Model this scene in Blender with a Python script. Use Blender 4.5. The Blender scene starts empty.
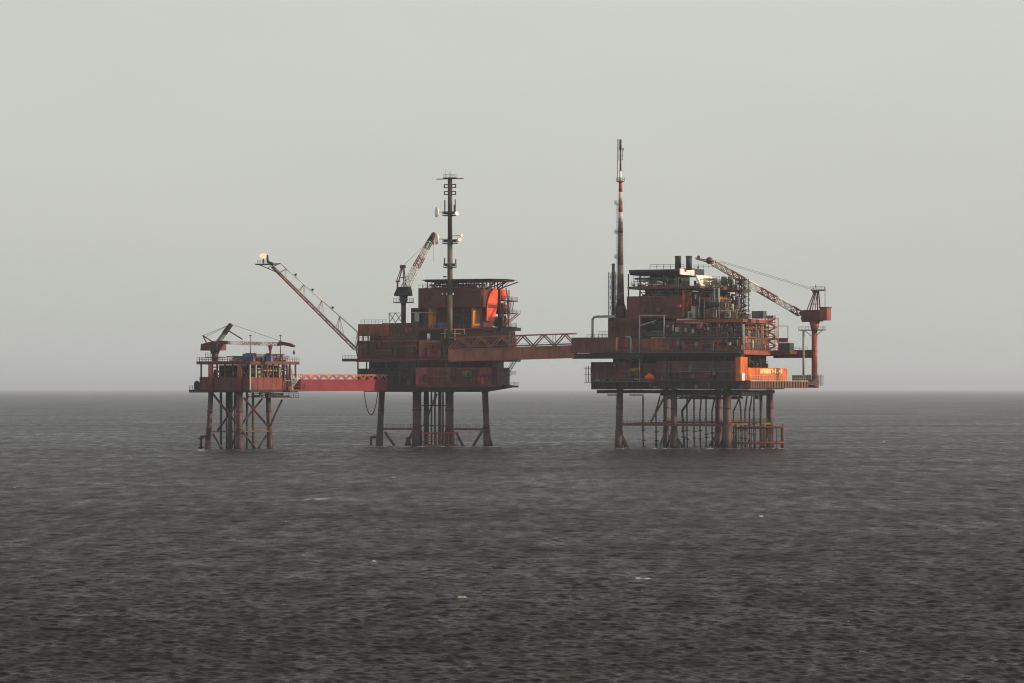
import bpy, math, random
import numpy as np
from mathutils import Vector, Matrix

# ------------------------------------------------------------------ camera, sky, sun
scene = bpy.context.scene
COL = scene.collection
F_PX = 3000.0            # focal length in pixels of a 1024 wide picture
CAM_Z = 20.0
HZ = 388.6               # picture row of the horizon

cam_d = bpy.data.cameras.new('camera')
cam = bpy.data.objects.new('camera', cam_d)
COL.objects.link(cam)
cam.location = (0, 0, CAM_Z)
cam.rotation_euler = (math.radians(90), 0, 0)
cam_d.sensor_width = 36.0
cam_d.lens = 36.0 * F_PX / 1024.0
cam_d.shift_y = (HZ - 341.5) / 1024.0
cam_d.clip_start = 1.0
cam_d.clip_end = 200000.0
scene.camera = cam

SUN_EL, SUN_AZ = 17.0, 106.0      # azimuth clockwise from +Y (the view direction)
world = bpy.data.worlds.new('World')
scene.world = world
world.use_nodes = True
wn, wl = world.node_tree.nodes, world.node_tree.links
wn.clear()
w_out = wn.new('ShaderNodeOutputWorld')
w_bg = wn.new('ShaderNodeBackground')
w_sky = wn.new('ShaderNodeTexSky')
w_sky.sky_type = 'NISHITA'
w_sky.sun_disc = False
w_sky.sun_elevation = math.radians(SUN_EL)
w_sky.sun_rotation = math.radians(SUN_AZ)
w_sky.air_density = 1.0
w_sky.dust_density = 6.0
w_sky.ozone_density = 1.0
w_hs = wn.new('ShaderNodeHueSaturation')
w_hs.inputs['Saturation'].default_value = 0.4
w_mix = wn.new('ShaderNodeMix')
w_mix.data_type = 'RGBA'
w_mix.inputs['Factor'].default_value = 0.66
w_mix.inputs['B'].default_value = (5.4, 5.52, 5.12, 1)     # even pale haze of the high air
wl.new(w_sky.outputs[0], w_hs.inputs['Color'])
wl.new(w_hs.outputs[0], w_mix.inputs['A'])
# faint uneven layers of high haze, the same in every direction
w_tc = wn.new('ShaderNodeTexCoord')
w_mp = wn.new('ShaderNodeMapping')
w_mp.inputs['Scale'].default_value = (1.0, 1.0, 3.2)
w_nz = wn.new('ShaderNodeTexNoise')
w_nz.inputs['Scale'].default_value = 4.5
w_nz.inputs['Detail'].default_value = 4
w_mr = wn.new('ShaderNodeMapRange')
w_mr.inputs['From Min'].default_value = 0.3
w_mr.inputs['From Max'].default_value = 0.7
w_mr.inputs['To Min'].default_value = 0.965
w_mr.inputs['To Max'].default_value = 1.035
w_ml = wn.new('ShaderNodeVectorMath')
w_ml.operation = 'SCALE'
wl.new(w_tc.outputs['Generated'], w_mp.inputs['Vector'])
wl.new(w_mp.outputs[0], w_nz.inputs['Vector'])
wl.new(w_nz.outputs['Fac'], w_mr.inputs['Value'])
wl.new(w_mix.outputs['Result'], w_ml.inputs[0])
wl.new(w_mr.outputs[0], w_ml.inputs['Scale'])
wl.new(w_ml.outputs[0], w_bg.inputs['Color'])
w_bg.inputs['Strength'].default_value = 0.15
wl.new(w_bg.outputs[0], w_out.inputs['Surface'])

sun_d = bpy.data.lights.new('sun', 'SUN')
sun_d.energy = 4.6
sun_d.angle = math.radians(0.7)
sun_d.color = (1.0, 0.70, 0.44)
sun = bpy.data.objects.new('sun', sun_d)
COL.objects.link(sun)
_az, _el = math.radians(SUN_AZ), math.radians(SUN_EL)
sdir = Vector((math.sin(_az) * math.cos(_el), math.cos(_az) * math.cos(_el), math.sin(_el)))
sun.rotation_euler = sdir.to_track_quat('Z', 'Y').to_euler()
sun.location = (300, 900, 200)

vs = scene.view_settings
vs.view_transform = 'Standard'
vs.look = 'None'
vs.exposure = 0.0
vs.gamma = 1.0
vs.use_curve_mapping = False
cy = scene.cycles
cy.use_adaptive_sampling = False
cy.pixel_filter_type = 'BLACKMAN_HARRIS'
cy.filter_width = 1.1
cy.max_bounces = 6
cy.diffuse_bounces = 3
cy.glossy_bounces = 3
cy.transmission_bounces = 2
cy.volume_bounces = 0
cy.use_denoising = True
cy.denoiser = 'OPENIMAGEDENOISE'
cy.denoising_input_passes = 'RGB_ALBEDO_NORMAL'
cy.denoising_prefilter = 'ACCURATE'
cy.sample_clamp_indirect = 4.0

# ------------------------------------------------------------------ materials
MATS = {}


def nd(nt, kind, **kw):
    n = nt.nodes.new(kind)
    for k, v in kw.items():
        setattr(n, k, v)
    return n


def paint(name, col, rough=0.55, stain=(0.045, 0.022, 0.016), amount=0.55, metal=0.0, streak=True):
    """Weathered paint: colour drift, vertical rust streaks and small chips, all in world metres."""
    m = bpy.data.materials.new(name)
    m.use_nodes = True
    nt = m.node_tree
    nt.nodes.clear()
    out = nd(nt, 'ShaderNodeOutputMaterial')
    b = nd(nt, 'ShaderNodeBsdfPrincipled')
    nt.links.new(b.outputs[0], out.inputs['Surface'])
    geo = nd(nt, 'ShaderNodeNewGeometry')
    mp = nd(nt, 'ShaderNodeMapping')
    mp.inputs['Scale'].default_value = (0.9, 0.9, 0.13) if streak else (0.6, 0.6, 0.6)
    nt.links.new(geo.outputs['Position'], mp.inputs['Vector'])
    n1 = nd(nt, 'ShaderNodeTexNoise')
    n1.inputs['Scale'].default_value = 1.0
    n1.inputs['Detail'].default_value = 5
    n1.inputs['Roughness'].default_value = 0.65
    nt.links.new(mp.outputs[0], n1.inputs['Vector'])
    r1 = nd(nt, 'ShaderNodeValToRGB')
    r1.color_ramp.elements[0].position = 0.42
    r1.color_ramp.elements[1].position = 0.68
    nt.links.new(n1.outputs['Fac'], r1.inputs['Fac'])
    n2 = nd(nt, 'ShaderNodeTexNoise')
    n2.inputs['Scale'].default_value = 0.22
    n2.inputs['Detail'].default_value = 4
    nt.links.new(geo.outputs['Position'], n2.inputs['Vector'])
    mul = nd(nt, 'ShaderNodeMath', operation='MULTIPLY')
    mul.inputs[1].default_value = amount
    nt.links.new(r1.outputs[0], mul.inputs[0])
    mx = nd(nt, 'ShaderNodeMix', data_type='RGBA')
    mx.inputs['A'].default_value = (*col, 1)
    mx.inputs['B'].default_value = (*stain, 1)
    nt.links.new(mul.outputs[0], mx.inputs['Factor'])
    hv = nd(nt, 'ShaderNodeHueSaturation')
    mr = nd(nt, 'ShaderNodeMapRange')
    mr.inputs['From Min'].default_value = 0.3
    mr.inputs['From Max'].default_value = 0.7
    mr.inputs['To Min'].default_value = 0.72
    mr.inputs['To Max'].default_value = 1.22
    nt.links.new(n2.outputs['Fac'], mr.inputs['Value'])
    nt.links.new(mr.outputs[0], hv.inputs['Value'])
    nt.links.new(mx.outputs['Result'], hv.inputs['Color'])
    nt.links.new(hv.outputs[0], b.inputs['Base Color'])
    b.inputs['Roughness'].default_value = rough
    b.inputs['Metallic'].default_value = metal
    b.inputs['Specular IOR Level'].default_value = 0.3
    MATS[name] = m
    return m


RED = paint('weathered_red_paint', (0.27, 0.062, 0.045))
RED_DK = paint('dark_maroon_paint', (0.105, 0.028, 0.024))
RED_BR = paint('bright_red_paint', (0.15, 0.028, 0.030), amount=0.45)
RED_OLD = paint('rusty_brown_paint', (0.12, 0.046, 0.033), amount=0.6)
ORANGE = paint('orange_paint', (0.58, 0.125, 0.022), stain=(0.16, 0.05, 0.02), amount=0.6)
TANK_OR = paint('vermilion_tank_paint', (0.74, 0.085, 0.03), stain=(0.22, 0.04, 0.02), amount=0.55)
YELLOW = paint('ochre_panel_paint', (0.62, 0.24, 0.04), amount=0.35)
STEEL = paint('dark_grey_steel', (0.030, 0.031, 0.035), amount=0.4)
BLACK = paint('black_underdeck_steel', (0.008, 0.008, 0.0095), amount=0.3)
GREY = paint('grey_steel', (0.11, 0.115, 0.11), amount=0.4)
GALV = paint('galvanised_pale_steel', (0.34, 0.35, 0.31), amount=0.35)
GREEN = paint('greenish_grey_pipe_paint', (0.22, 0.25, 0.19), amount=0.35)
WHITE = paint('white_paint', (0.74, 0.72, 0.66), amount=0.2)
BLUE = paint('blue_container_paint', (0.085, 0.13, 0.27), amount=0.3)
MAST_BR = paint('olive_brown_mast_paint', (0.10, 0.085, 0.06), amount=0.4)
RED_BRN = paint('red_brown_girder_paint', (0.27, 0.10, 0.06), amount=0.45)
LINK_RED = paint('deep_red_bridge_paint', (0.17, 0.016, 0.034), amount=0.45)
LEG_RED = paint('sea_worn_leg_paint', (0.060, 0.025, 0.022), amount=0.6)
MARINE = paint('sea_stained_steel', (0.05, 0.02, 0.018), amount=0.75, stain=(0.02, 0.018, 0.016))
LETTER = paint('pale_yellow_lettering_paint', (0.9, 0.82, 0.48), amount=0.1)
LETTER_DK = paint('faded_yellow_lettering_paint', (0.30, 0.20, 0.06), amount=0.3)

FLAME = bpy.data.materials.new('burning_gas')
FLAME.use_nodes = True
_nt = FLAME.node_tree
_nt.nodes.clear()
_o = nd(_nt, 'ShaderNodeOutputMaterial')
_e = nd(_nt, 'ShaderNodeEmission')
_e.inputs['Color'].default_value = (1.0, 0.80, 0.55, 1)
_e.inputs['Strength'].default_value = 1.0
_nt.links.new(_e.outputs[0], _o.inputs['Surface'])


# ------------------------------------------------------------------ mesh helpers
class MB:
    """Collects shapes in metres and links them as one mesh."""

    def __init__(s):
        s.v, s.f, s.smooth = [], [], []

    def _add(s, vs_, fs, smooth=False):
        o = len(s.v)
        s.v += [tuple(p) for p in vs_]
        s.f += [tuple(i + o for i in f) for f in fs]
        s.smooth += [smooth] * len(fs)
        return s

    def box(s, a0, a1, b0, b1, c0, c1):
        if a0 > a1: a0, a1 = a1, a0
        if b0 > b1: b0, b1 = b1, b0
        if c0 > c1: c0, c1 = c1, c0
        p = [(a0, b0, c0), (a1, b0, c0), (a1, b1, c0), (a0, b1, c0), (a0, b0, c1), (a1, b0, c1), (a1, b1, c1), (a0, b1, c1)]
        return s._add(p, [(0, 3, 2, 1), (4, 5, 6, 7), (0, 1, 5, 4), (1, 2, 6, 5), (2, 3, 7, 6), (3, 0, 4, 7)])

    def prism(s, poly, axis, lo, hi):
        """poly: outline in the other two axes (axis 0,1,2), extruded from lo to hi."""
        n = len(poly)
        pts = []
        for w in (lo, hi):
            for a, b in poly:
                p = [a, b]
                p.insert(axis, w)
                pts.append(p)
        fs = [tuple(range(n))[::-1], tuple(range(n, 2 * n))]
        fs += [(i, (i + 1) % n, n + (i + 1) % n, n + i) for i in range(n)]
        return s._add(pts, fs)

    def tube(s, p, q, r, r2=None, n=8, cap=True):
        p, q = Vector(p), Vector(q)
        d = q - p
        if d.length < 1e-6:
            return s
        r2 = r if r2 is None else r2
        z = d.normalized()
        x = z.orthogonal().normalized()
        y = z.cross(x)
        ring = []
        for c, rr in ((p, r), (q, r2)):
            for i in range(n):
                a = 2 * math.pi * i / n
                ring.append(c + x * (rr * math.cos(a)) + y * (rr * math.sin(a)))
        s._add(ring, [(i, (i + 1) % n, n + (i + 1) % n, n + i) for i in range(n)], n > 6)
        if cap:
            o = len(s.v) - 2 * n
            s.f += [tuple(o + i for i in range(n))[::-1], tuple(o + n + i for i in range(n))]
            s.smooth += [False, False]
        return s

    def path(s, pts, r, n=8):
        for a, b in zip(pts, pts[1:]):
            s.tube(a, b, r, n=n)
        for c in pts[1:-1]:
            s.ball(c, r * 1.02, 6, 4)
        return s

    def ball(s, c, r, n=12, m=8, sz=1.0):
        return s.lathe(c, [(r * math.sin(math.pi * k / m), -r * sz * math.cos(math.pi * k / m)) for k in range(m + 1)], n)

    def lathe(s, c, prof, n=16, axis=None):
        c = Vector(c)
        z = Vector(axis).normalized() if axis else Vector((0, 0, 1))
        x = z.orthogonal().normalized()
        y = z.cross(x)
        pts = []
        for r, h in prof:
            for i in range(n):
                a = 2 * math.pi * i / n
                pts.append(c + z * h + x * (r * math.cos(a)) + y * (r * math.sin(a)))
        fs = []
        for k in range(len(prof) - 1):
            for i in range(n):
                j = (i + 1) % n
                fs.append((k * n + i, k * n + j, (k + 1) * n + j, (k + 1) * n + i))
        return s._add(pts, fs, True)

    def beam(s, p, q, w, h=None):
        """Square bar from p to q, w wide sideways, h high."""
        h = w if h is None else h
        p, q = Vector(p), Vector(q)
        d = (q - p)
        if d.length < 1e-6:
            return s
        d.normalize()
        up = Vector((0, 0, 1)) if abs(d.z) < 0.95 else Vector((0, 1, 0))
        x = d.cross(up).normalized()
        y = x.cross(d)
        pts = []
        for c in (p, q):
            for a, b in ((-1, -1), (1, -1), (1, 1), (-1, 1)):
                pts.append(c + x * (a * w / 2) + y * (b * h / 2))
        return s._add(pts, [(3, 2, 1, 0), (4, 5, 6, 7), (0, 1, 5, 4), (1, 2, 6, 5), (2, 3, 7, 6), (3, 0, 4, 7)])

    def rail(s, pts, h=1.1, step=1.6, t=0.09):
        for a, b in zip(pts, pts[1:]):
            a, b = Vector(a), Vector(b)
            n = max(1, round((b - a).length / step))
            for i in range(n + 1):
                p = a.lerp(b, i / n)
                s.beam(p, p + Vector((0, 0, h)), t)
            for k in (0.5, 1.0):
                s.beam(a + Vector((0, 0, h * k)), b + Vector((0, 0, h * k)), t * 0.9)
        return s

    def stair(s, p, q, w=1.0, side=(0, 1, 0), rail=True):
        p, q, sd = Vector(p), Vector(q), Vector(side).normalized() * (w / 2)
        for k in (-1, 1):
            s.beam(p + sd * k, q + sd * k, 0.08, 0.32)
            if rail:
                u = Vector((0, 0, 1.0))
                s.beam(p + sd * k + u, q + sd * k + u, 0.07)
                n = max(2, int((q - p).length / 1.6))
                for i in range(n + 1):
                    c = (p + sd * k).lerp(q + sd * k, i / n)
                    s.beam(c, c + u, 0.06)
        n = max(3, int(abs(q.z - p.z) / 0.25))
        for i in range(n):
            c = p.lerp(q, (i + 0.5) / n)
            s.beam(c - sd, c + sd, 0.28, 0.05)
        return s


def truss_frame(p, q):
    p, q = Vector(p), Vector(q)
    d = (q - p).normalized()
    up = Vector((0, 0, 1)) if abs(d.z) < 0.97 else Vector((0, 1, 0))
    x = d.cross(up).normalized()
    y = x.cross(d)
    return p, q, x, y


def truss(mb, p, q, w0, h0, w1=None, h1=None, n=10, r=0.12, rl=None, t0=0.0, t1=1.0, sections=4):
    """Four-chord lattice from p to q, drawn between the fractions t0 and t1."""
    w1 = w0 if w1 is None else w1
    h1 = h0 if h1 is None else h1
    rl = r * 0.55 if rl is None else rl
    p, q, x, y = truss_frame(p, q)
    k0, k1 = int(round(t0 * n)), int(round(t1 * n))

    def corner(k, j):
        t = k / n
        w, h = (w0 + (w1 - w0) * t) / 2, (h0 + (h1 - h0) * t) / 2
        a, b = ((-1, -1), (1, -1), (1, 1), (-1, 1))[j]
        return p.lerp(q, t) + x * (a * w) + y * (b * h)
    for j in range(4):
        mb.tube(corner(k0, j), corner(k1, j), r, n=sections)
    for k in range(k0, k1):
        for j in range(4):
            i = (j + 1) % 4
            a, b = (j, i) if k % 2 else (i, j)
            mb.tube(corner(k, a), corner(k + 1, b), rl, n=4, cap=False)
            mb.tube(corner(k, j), corner(k, i), rl, n=4, cap=False)
    return mb


class Frame:
    """Local metres of a platform: u along its front, v backwards, z up; origin on the sea below a front corner."""

    def __init__(s, px, Y, theta):
        s.c, s.s = math.cos(math.radians(theta)), math.sin(math.radians(theta))
        s.theta = math.radians(theta)
        s.ox, s.oy = (px - 512) / F_PX * Y, Y

    def world(s, u, v, z):
        return Vector((s.ox + u * s.c + v * s.s, s.oy - u * s.s + v * s.c, z))

    def u(s, px, v=0.0):
        k = (px - 512) / F_PX
        return (k * (s.oy + v * s.c) - s.ox - v * s.s) / (s.c + k * s.s)

    def v(s, px, u=0.0):
        k = (px - 512) / F_PX
        return (k * (s.oy - u * s.s) - s.ox - u * s.c) / (s.s - k * s.c)

    def z(s, py, u=0.0, v=0.0):
        return CAM_Z + (HZ - py) * (s.oy - u * s.s + v * s.c) / F_PX

    def pt(s, px, py, v=0.0):
        u = s.u(px, v)
        return Vector((u, v, s.z(py, u, v)))

    def pu(s, px, py, u=0.0):
        v = s.v(px, u)
        return Vector((u, v, s.z(py, u, v)))


class Thing:
    def __init__(s, fr, name, label, cat, base, group=None):
        s.fr, s.base = fr, Vector(base)
        e = bpy.data.objects.new(name, None)
        e.empty_display_size = 2
        COL.objects.link(e)
        e.location = fr.world(*s.base)
        e.rotation_euler = (0, 0, -fr.theta)
        e['label'], e['category'] = label, cat
        if group:
            e['group'] = group
        s.o = e

    def part(s, name, mb, mat, parent=None, label=None, stuff=False):
        if not mb.v:
            return None
        me = bpy.data.meshes.new(name)
        b = s.base
        me.from_pydata([(p[0] - b.x, p[1] - b.y, p[2] - b.z) for p in mb.v], [], mb.f)
        me.polygons.foreach_set('use_smooth', mb.smooth)
        me.materials.append(mat)
        o = bpy.data.objects.new(name, me)
        COL.objects.link(o)
        o.parent = parent or s.o
        if label:
            o['label'] = label
        if stuff:
            o['kind'] = 'stuff'
        return o


def fb(fr, px0, px1, py0, py1, v0, v1, mb=None):
    """Box whose front face stands at v0 and covers the given columns and rows; it runs back to v1."""
    mb = mb or MB()
    u0, u1 = fr.u(px0, v0), fr.u(px1, v0)
    um = (u0 + u1) / 2
    return mb.box(u0, u1, v0, v1, fr.z(py1, um, v0), fr.z(py0, um, v0))


def sb(fr, px0, px1, py0, py1, u1, u0, mb=None):
    """Box whose right-hand face stands at u1 and covers the given columns and rows; it runs inwards to u0."""
    mb = mb or MB()
    v0, v1 = fr.v(px0, u1), fr.v(px1, u1)
    vm = (v0 + v1) / 2
    return mb.box(u0, u1, v0, v1, fr.z(py1, u1, vm), fr.z(py0, u1, vm))


def ribs_front(mb, u0, u1, v, z0, z1, step=2.6, d=0.16):
    n = max(1, int(abs(u1 - u0) / step))
    for i in range(n + 1):
        u = u0 + (u1 - u0) * i / n
        mb.box(u - 0.09, u + 0.09, v - d, v + 0.05, z0 + 0.03, z1 - 0.03)
    return mb


def ribs_side(mb, u, v0, v1, z0, z1, step=2.6, d=0.16):
    n = max(1, int(abs(v1 - v0) / step))
    for i in range(n + 1):
        v = v0 + (v1 - v0) * i / n
        mb.box(u - 0.05, u + d, v - 0.09, v + 0.09, z0 + 0.03, z1 - 0.03)
    return mb


TINTS = {}


def tint(mat, k):
    """Panels of one wall were painted at different times: the same paint, a little lighter or darker."""
    key = (mat.name, k)
    if key not in TINTS:
        m = mat.copy()
        for n in m.node_tree.nodes:
            if n.type == 'MIX':
                c = n.inputs['A'].default_value if n.inputs['A'].type == 'RGBA' else n.inputs[6].default_value
                f = (0.72, 1.0, 1.3)[k]
                for q in range(3):
                    c[q] = c[q] * f
        TINTS[key] = m
    return TINTS[key]


WRND = random.Random(77)


def fwall(T, fr, px0, px1, py0, py1, v0, v1, mat, name='wall', rib=2.6, **kw):
    u0, u1 = sorted((fr.u(px0, v0), fr.u(px1, v0)))
    um = (u0 + u1) / 2
    z0, z1 = fr.z(py1, um, v0), fr.z(py0, um, v0)
    mb = MB().box(u0, u1, v0, v1, z0, z1)
    ribs_side(mb, u1, v0 + 0.2, v1 - 0.2, z0, z1, rib)
    o = T.part(name, mb, mat, **kw)
    n = max(1, round((u1 - u0) / 4.6))
    cuts = [u0 + (u1 - u0) * (i + (WRND.uniform(-.22, .22) if 0 < i < n else 0)) / n for i in range(n + 1)]
    for a, b in zip(cuts, cuts[1:]):
        d = WRND.choice((.1, .14, .2, .3))
        p = MB().box(a + .05, b - .05, v0 - d, v0 + .01, z0 + .04, z1 - .04)
        if rib < 20:
            k = max(1, int((b - a) / 1.5))
            for i in range(1, k):
                c = a + (b - a) * i / k
                p.box(c - .07, c + .07, v0 - d - .13, v0 - d + .02, z0 + .1, z1 - .1)
        T.part('panel', p, tint(mat, WRND.choice((0, 1, 1, 1, 2))), parent=o)
    return o


def front_services(T, fr, px0, px1, py0, py1, v, n, seed, mats):
    """Pipe runs, cable trays, ladders and boxes fixed to a front wall, each a part of its own."""
    rnd = random.Random(seed)
    for i in range(n):
        m = mats[rnd.randrange(len(mats))]
        k = rnd.random()
        x = rnd.uniform(px0, px1)
        if k < .34:
            w = rnd.uniform(6, 24)
            x = min(x, px1 - w)
            x = max(x, px0)
            y = rnd.uniform(py0, py1)
            T.part('pipe_run', MB().path([fr.pt(x, y, v), fr.pt(min(px1, x + w), y, v), fr.pt(min(px1, x + w), min(py1, y + rnd.uniform(1, 8)), v)], rnd.choice((.1, .14, .2)), 6), m)
        elif k < .62:
            y = rnd.uniform(py0, (py0 + py1) / 2)
            T.part('downpipe', MB().tube(fr.pt(x, y, v), fr.pt(x, rnd.uniform((y + py1) / 2, py1), v), rnd.choice((.1, .14, .22)), n=6), m)
        elif k < .74:
            mb = MB()
            a, b = fr.pt(x, py1, v), fr.pt(x, py0, v)
            for s_ in (-.28, .28):
                mb.beam(a + Vector((s_, 0, 0)), b + Vector((s_, 0, 0)), .08)
            q = int((b.z - a.z) / .45)
            for c in range(q):
                mb.beam(Vector((a.x - .28, v, a.z + c * .45)), Vector((a.x + .28, v, a.z + c * .45)), .06)
            T.part('ladder', mb, m)
        else:
            w, h = rnd.uniform(1, 3.4), rnd.uniform(1.5, 5)
            y = rnd.uniform(py0 + h, py1)
            T.part('wall_cabinet', fb(fr, x, x + w, y - h, y, v - rnd.uniform(.2, 1.3), v + .35), m)


def clutter(T, u0, u1, v0, v1, z0, z1, n, seed, mats, parent=None, names=('pipework', 'machinery'), dens=1.0):
    """Crowded process equipment: pipes along both axes and up, boxes and vessels on a common floor."""
    rnd = random.Random(seed)
    packs = [MB() for _ in mats]
    H = z1 - z0
    for i in range(n):
        mb = packs[rnd.randrange(len(packs))]
        k = rnd.random()
        a, b = rnd.uniform(u0, u1), rnd.uniform(v0, v1)
        if k < 0.30:
            z = rnd.uniform(z0, z1)
            L = rnd.uniform(0.15, 0.6) * (u1 - u0)
            a0 = rnd.uniform(u0, u1 - L)
            r = rnd.choice((0.09, 0.13, 0.2, 0.3))
            pts = [(a0, b, z), (a0 + L, b, z)]
            if rnd.random() < 0.6:
                pts.append((a0 + L, b, max(z0, z - rnd.uniform(1, H))))
            mb.path(pts, r, 6)
        elif k < 0.48:
            z = rnd.uniform(z0, z1)
            L = rnd.uniform(0.2, 0.7) * (v1 - v0)
            b0 = rnd.uniform(v0, v1 - L)
            r = rnd.choice((0.09, 0.13, 0.2, 0.3))
            pts = [(a, b0, z), (a, b0 + L, z)]
            if rnd.random() < 0.6:
                pts.insert(0, (a, b0, max(z0, z - rnd.uniform(1, H))))
            mb.path(pts, r, 6)
        elif k < 0.68:
            h = rnd.uniform(0.35, 1.0) * H
            mb.tube((a, b, z0), (a, b, z0 + h), rnd.choice((0.1, 0.14, 0.2)), n=6)
        elif k < 0.84:
            w, d, h = rnd.uniform(0.6, 2.2), rnd.uniform(0.6, 2.0), rnd.uniform(0.15, 0.5) * H
            mb.box(max(u0, a - w / 2), min(u1, a + w / 2), max(v0, b - d / 2), min(v1, b + d / 2), z0, z0 + h)
        elif k < 0.93:
            r, h = rnd.uniform(0.35, 0.9), rnd.uniform(0.3, 0.75) * H
            mb.lathe((a, b, z0), [(0, 0), (r, 0), (r, h), (r * 0.8, h + r * 0.4), (0, h + r * 0.55)], 10)
        else:
            z = z0 + rnd.uniform(0.3, 0.9) * H
            L = rnd.uniform(0.2, 0.5) * (u1 - u0)
            a0 = rnd.uniform(u0, u1 - L)
            mb.box(a0, a0 + L, b, b + 0.9, z, z + 0.1)
            mb.rail([(a0, b, z + 0.1), (a0 + L, b, z + 0.1)], 1.0, 1.5, 0.07)
            mb.tube((a0 + 0.1, b + 0.5, z0), (a0 + 0.1, b + 0.5, z), 0.1, n=5)
            mb.tube((a0 + L - 0.1, b + 0.5, z0), (a0 + L - 0.1, b + 0.5, z), 0.1, n=5)
    for mb, m in zip(packs, mats):
        T.part(names[0] if rnd.random() < 0.6 else names[-1], mb, m, parent=parent, stuff=True)


def lettering(T, fr, px0, px1, py0, py1, u, mat, n, seed, parent=None, face='side', v=0.0):
    """Block letters too far away to read, standing a little proud of the wall they are painted on."""
    rnd = random.Random(seed)
    mb = MB()
    for i in range(n):
        a = px0 + (px1 - px0) * (i + 0.08) / n
        b = px0 + (px1 - px0) * (i + 0.86) / n
        m = (py0 + py1) / 2
        t = (py1 - py0) * 0.24
        bars = [(a, a + (b - a) * 0.34, py0, py1)]
        if rnd.random() < 0.7: bars.append((a, b, py0, py0 + t))
        if rnd.random() < 0.6: bars.append((a, b, m - t / 2, m + t / 2))
        if rnd.random() < 0.6: bars.append((a, b, py1 - t, py1))
        if rnd.random() < 0.6: bars.append((b - (b - a) * 0.34, b, py0, py1))
        for x0, x1, y0, y1 in bars:
            if face == 'side':
                sb(fr, x0, x1, y0, y1, u + 0.03, u - 0.01, mb)
            else:
                fb(fr, x0, x1, y0, y1, v - 0.03, v + 0.01, mb)
    T.part('lettering', mb, mat, parent=parent)


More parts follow.
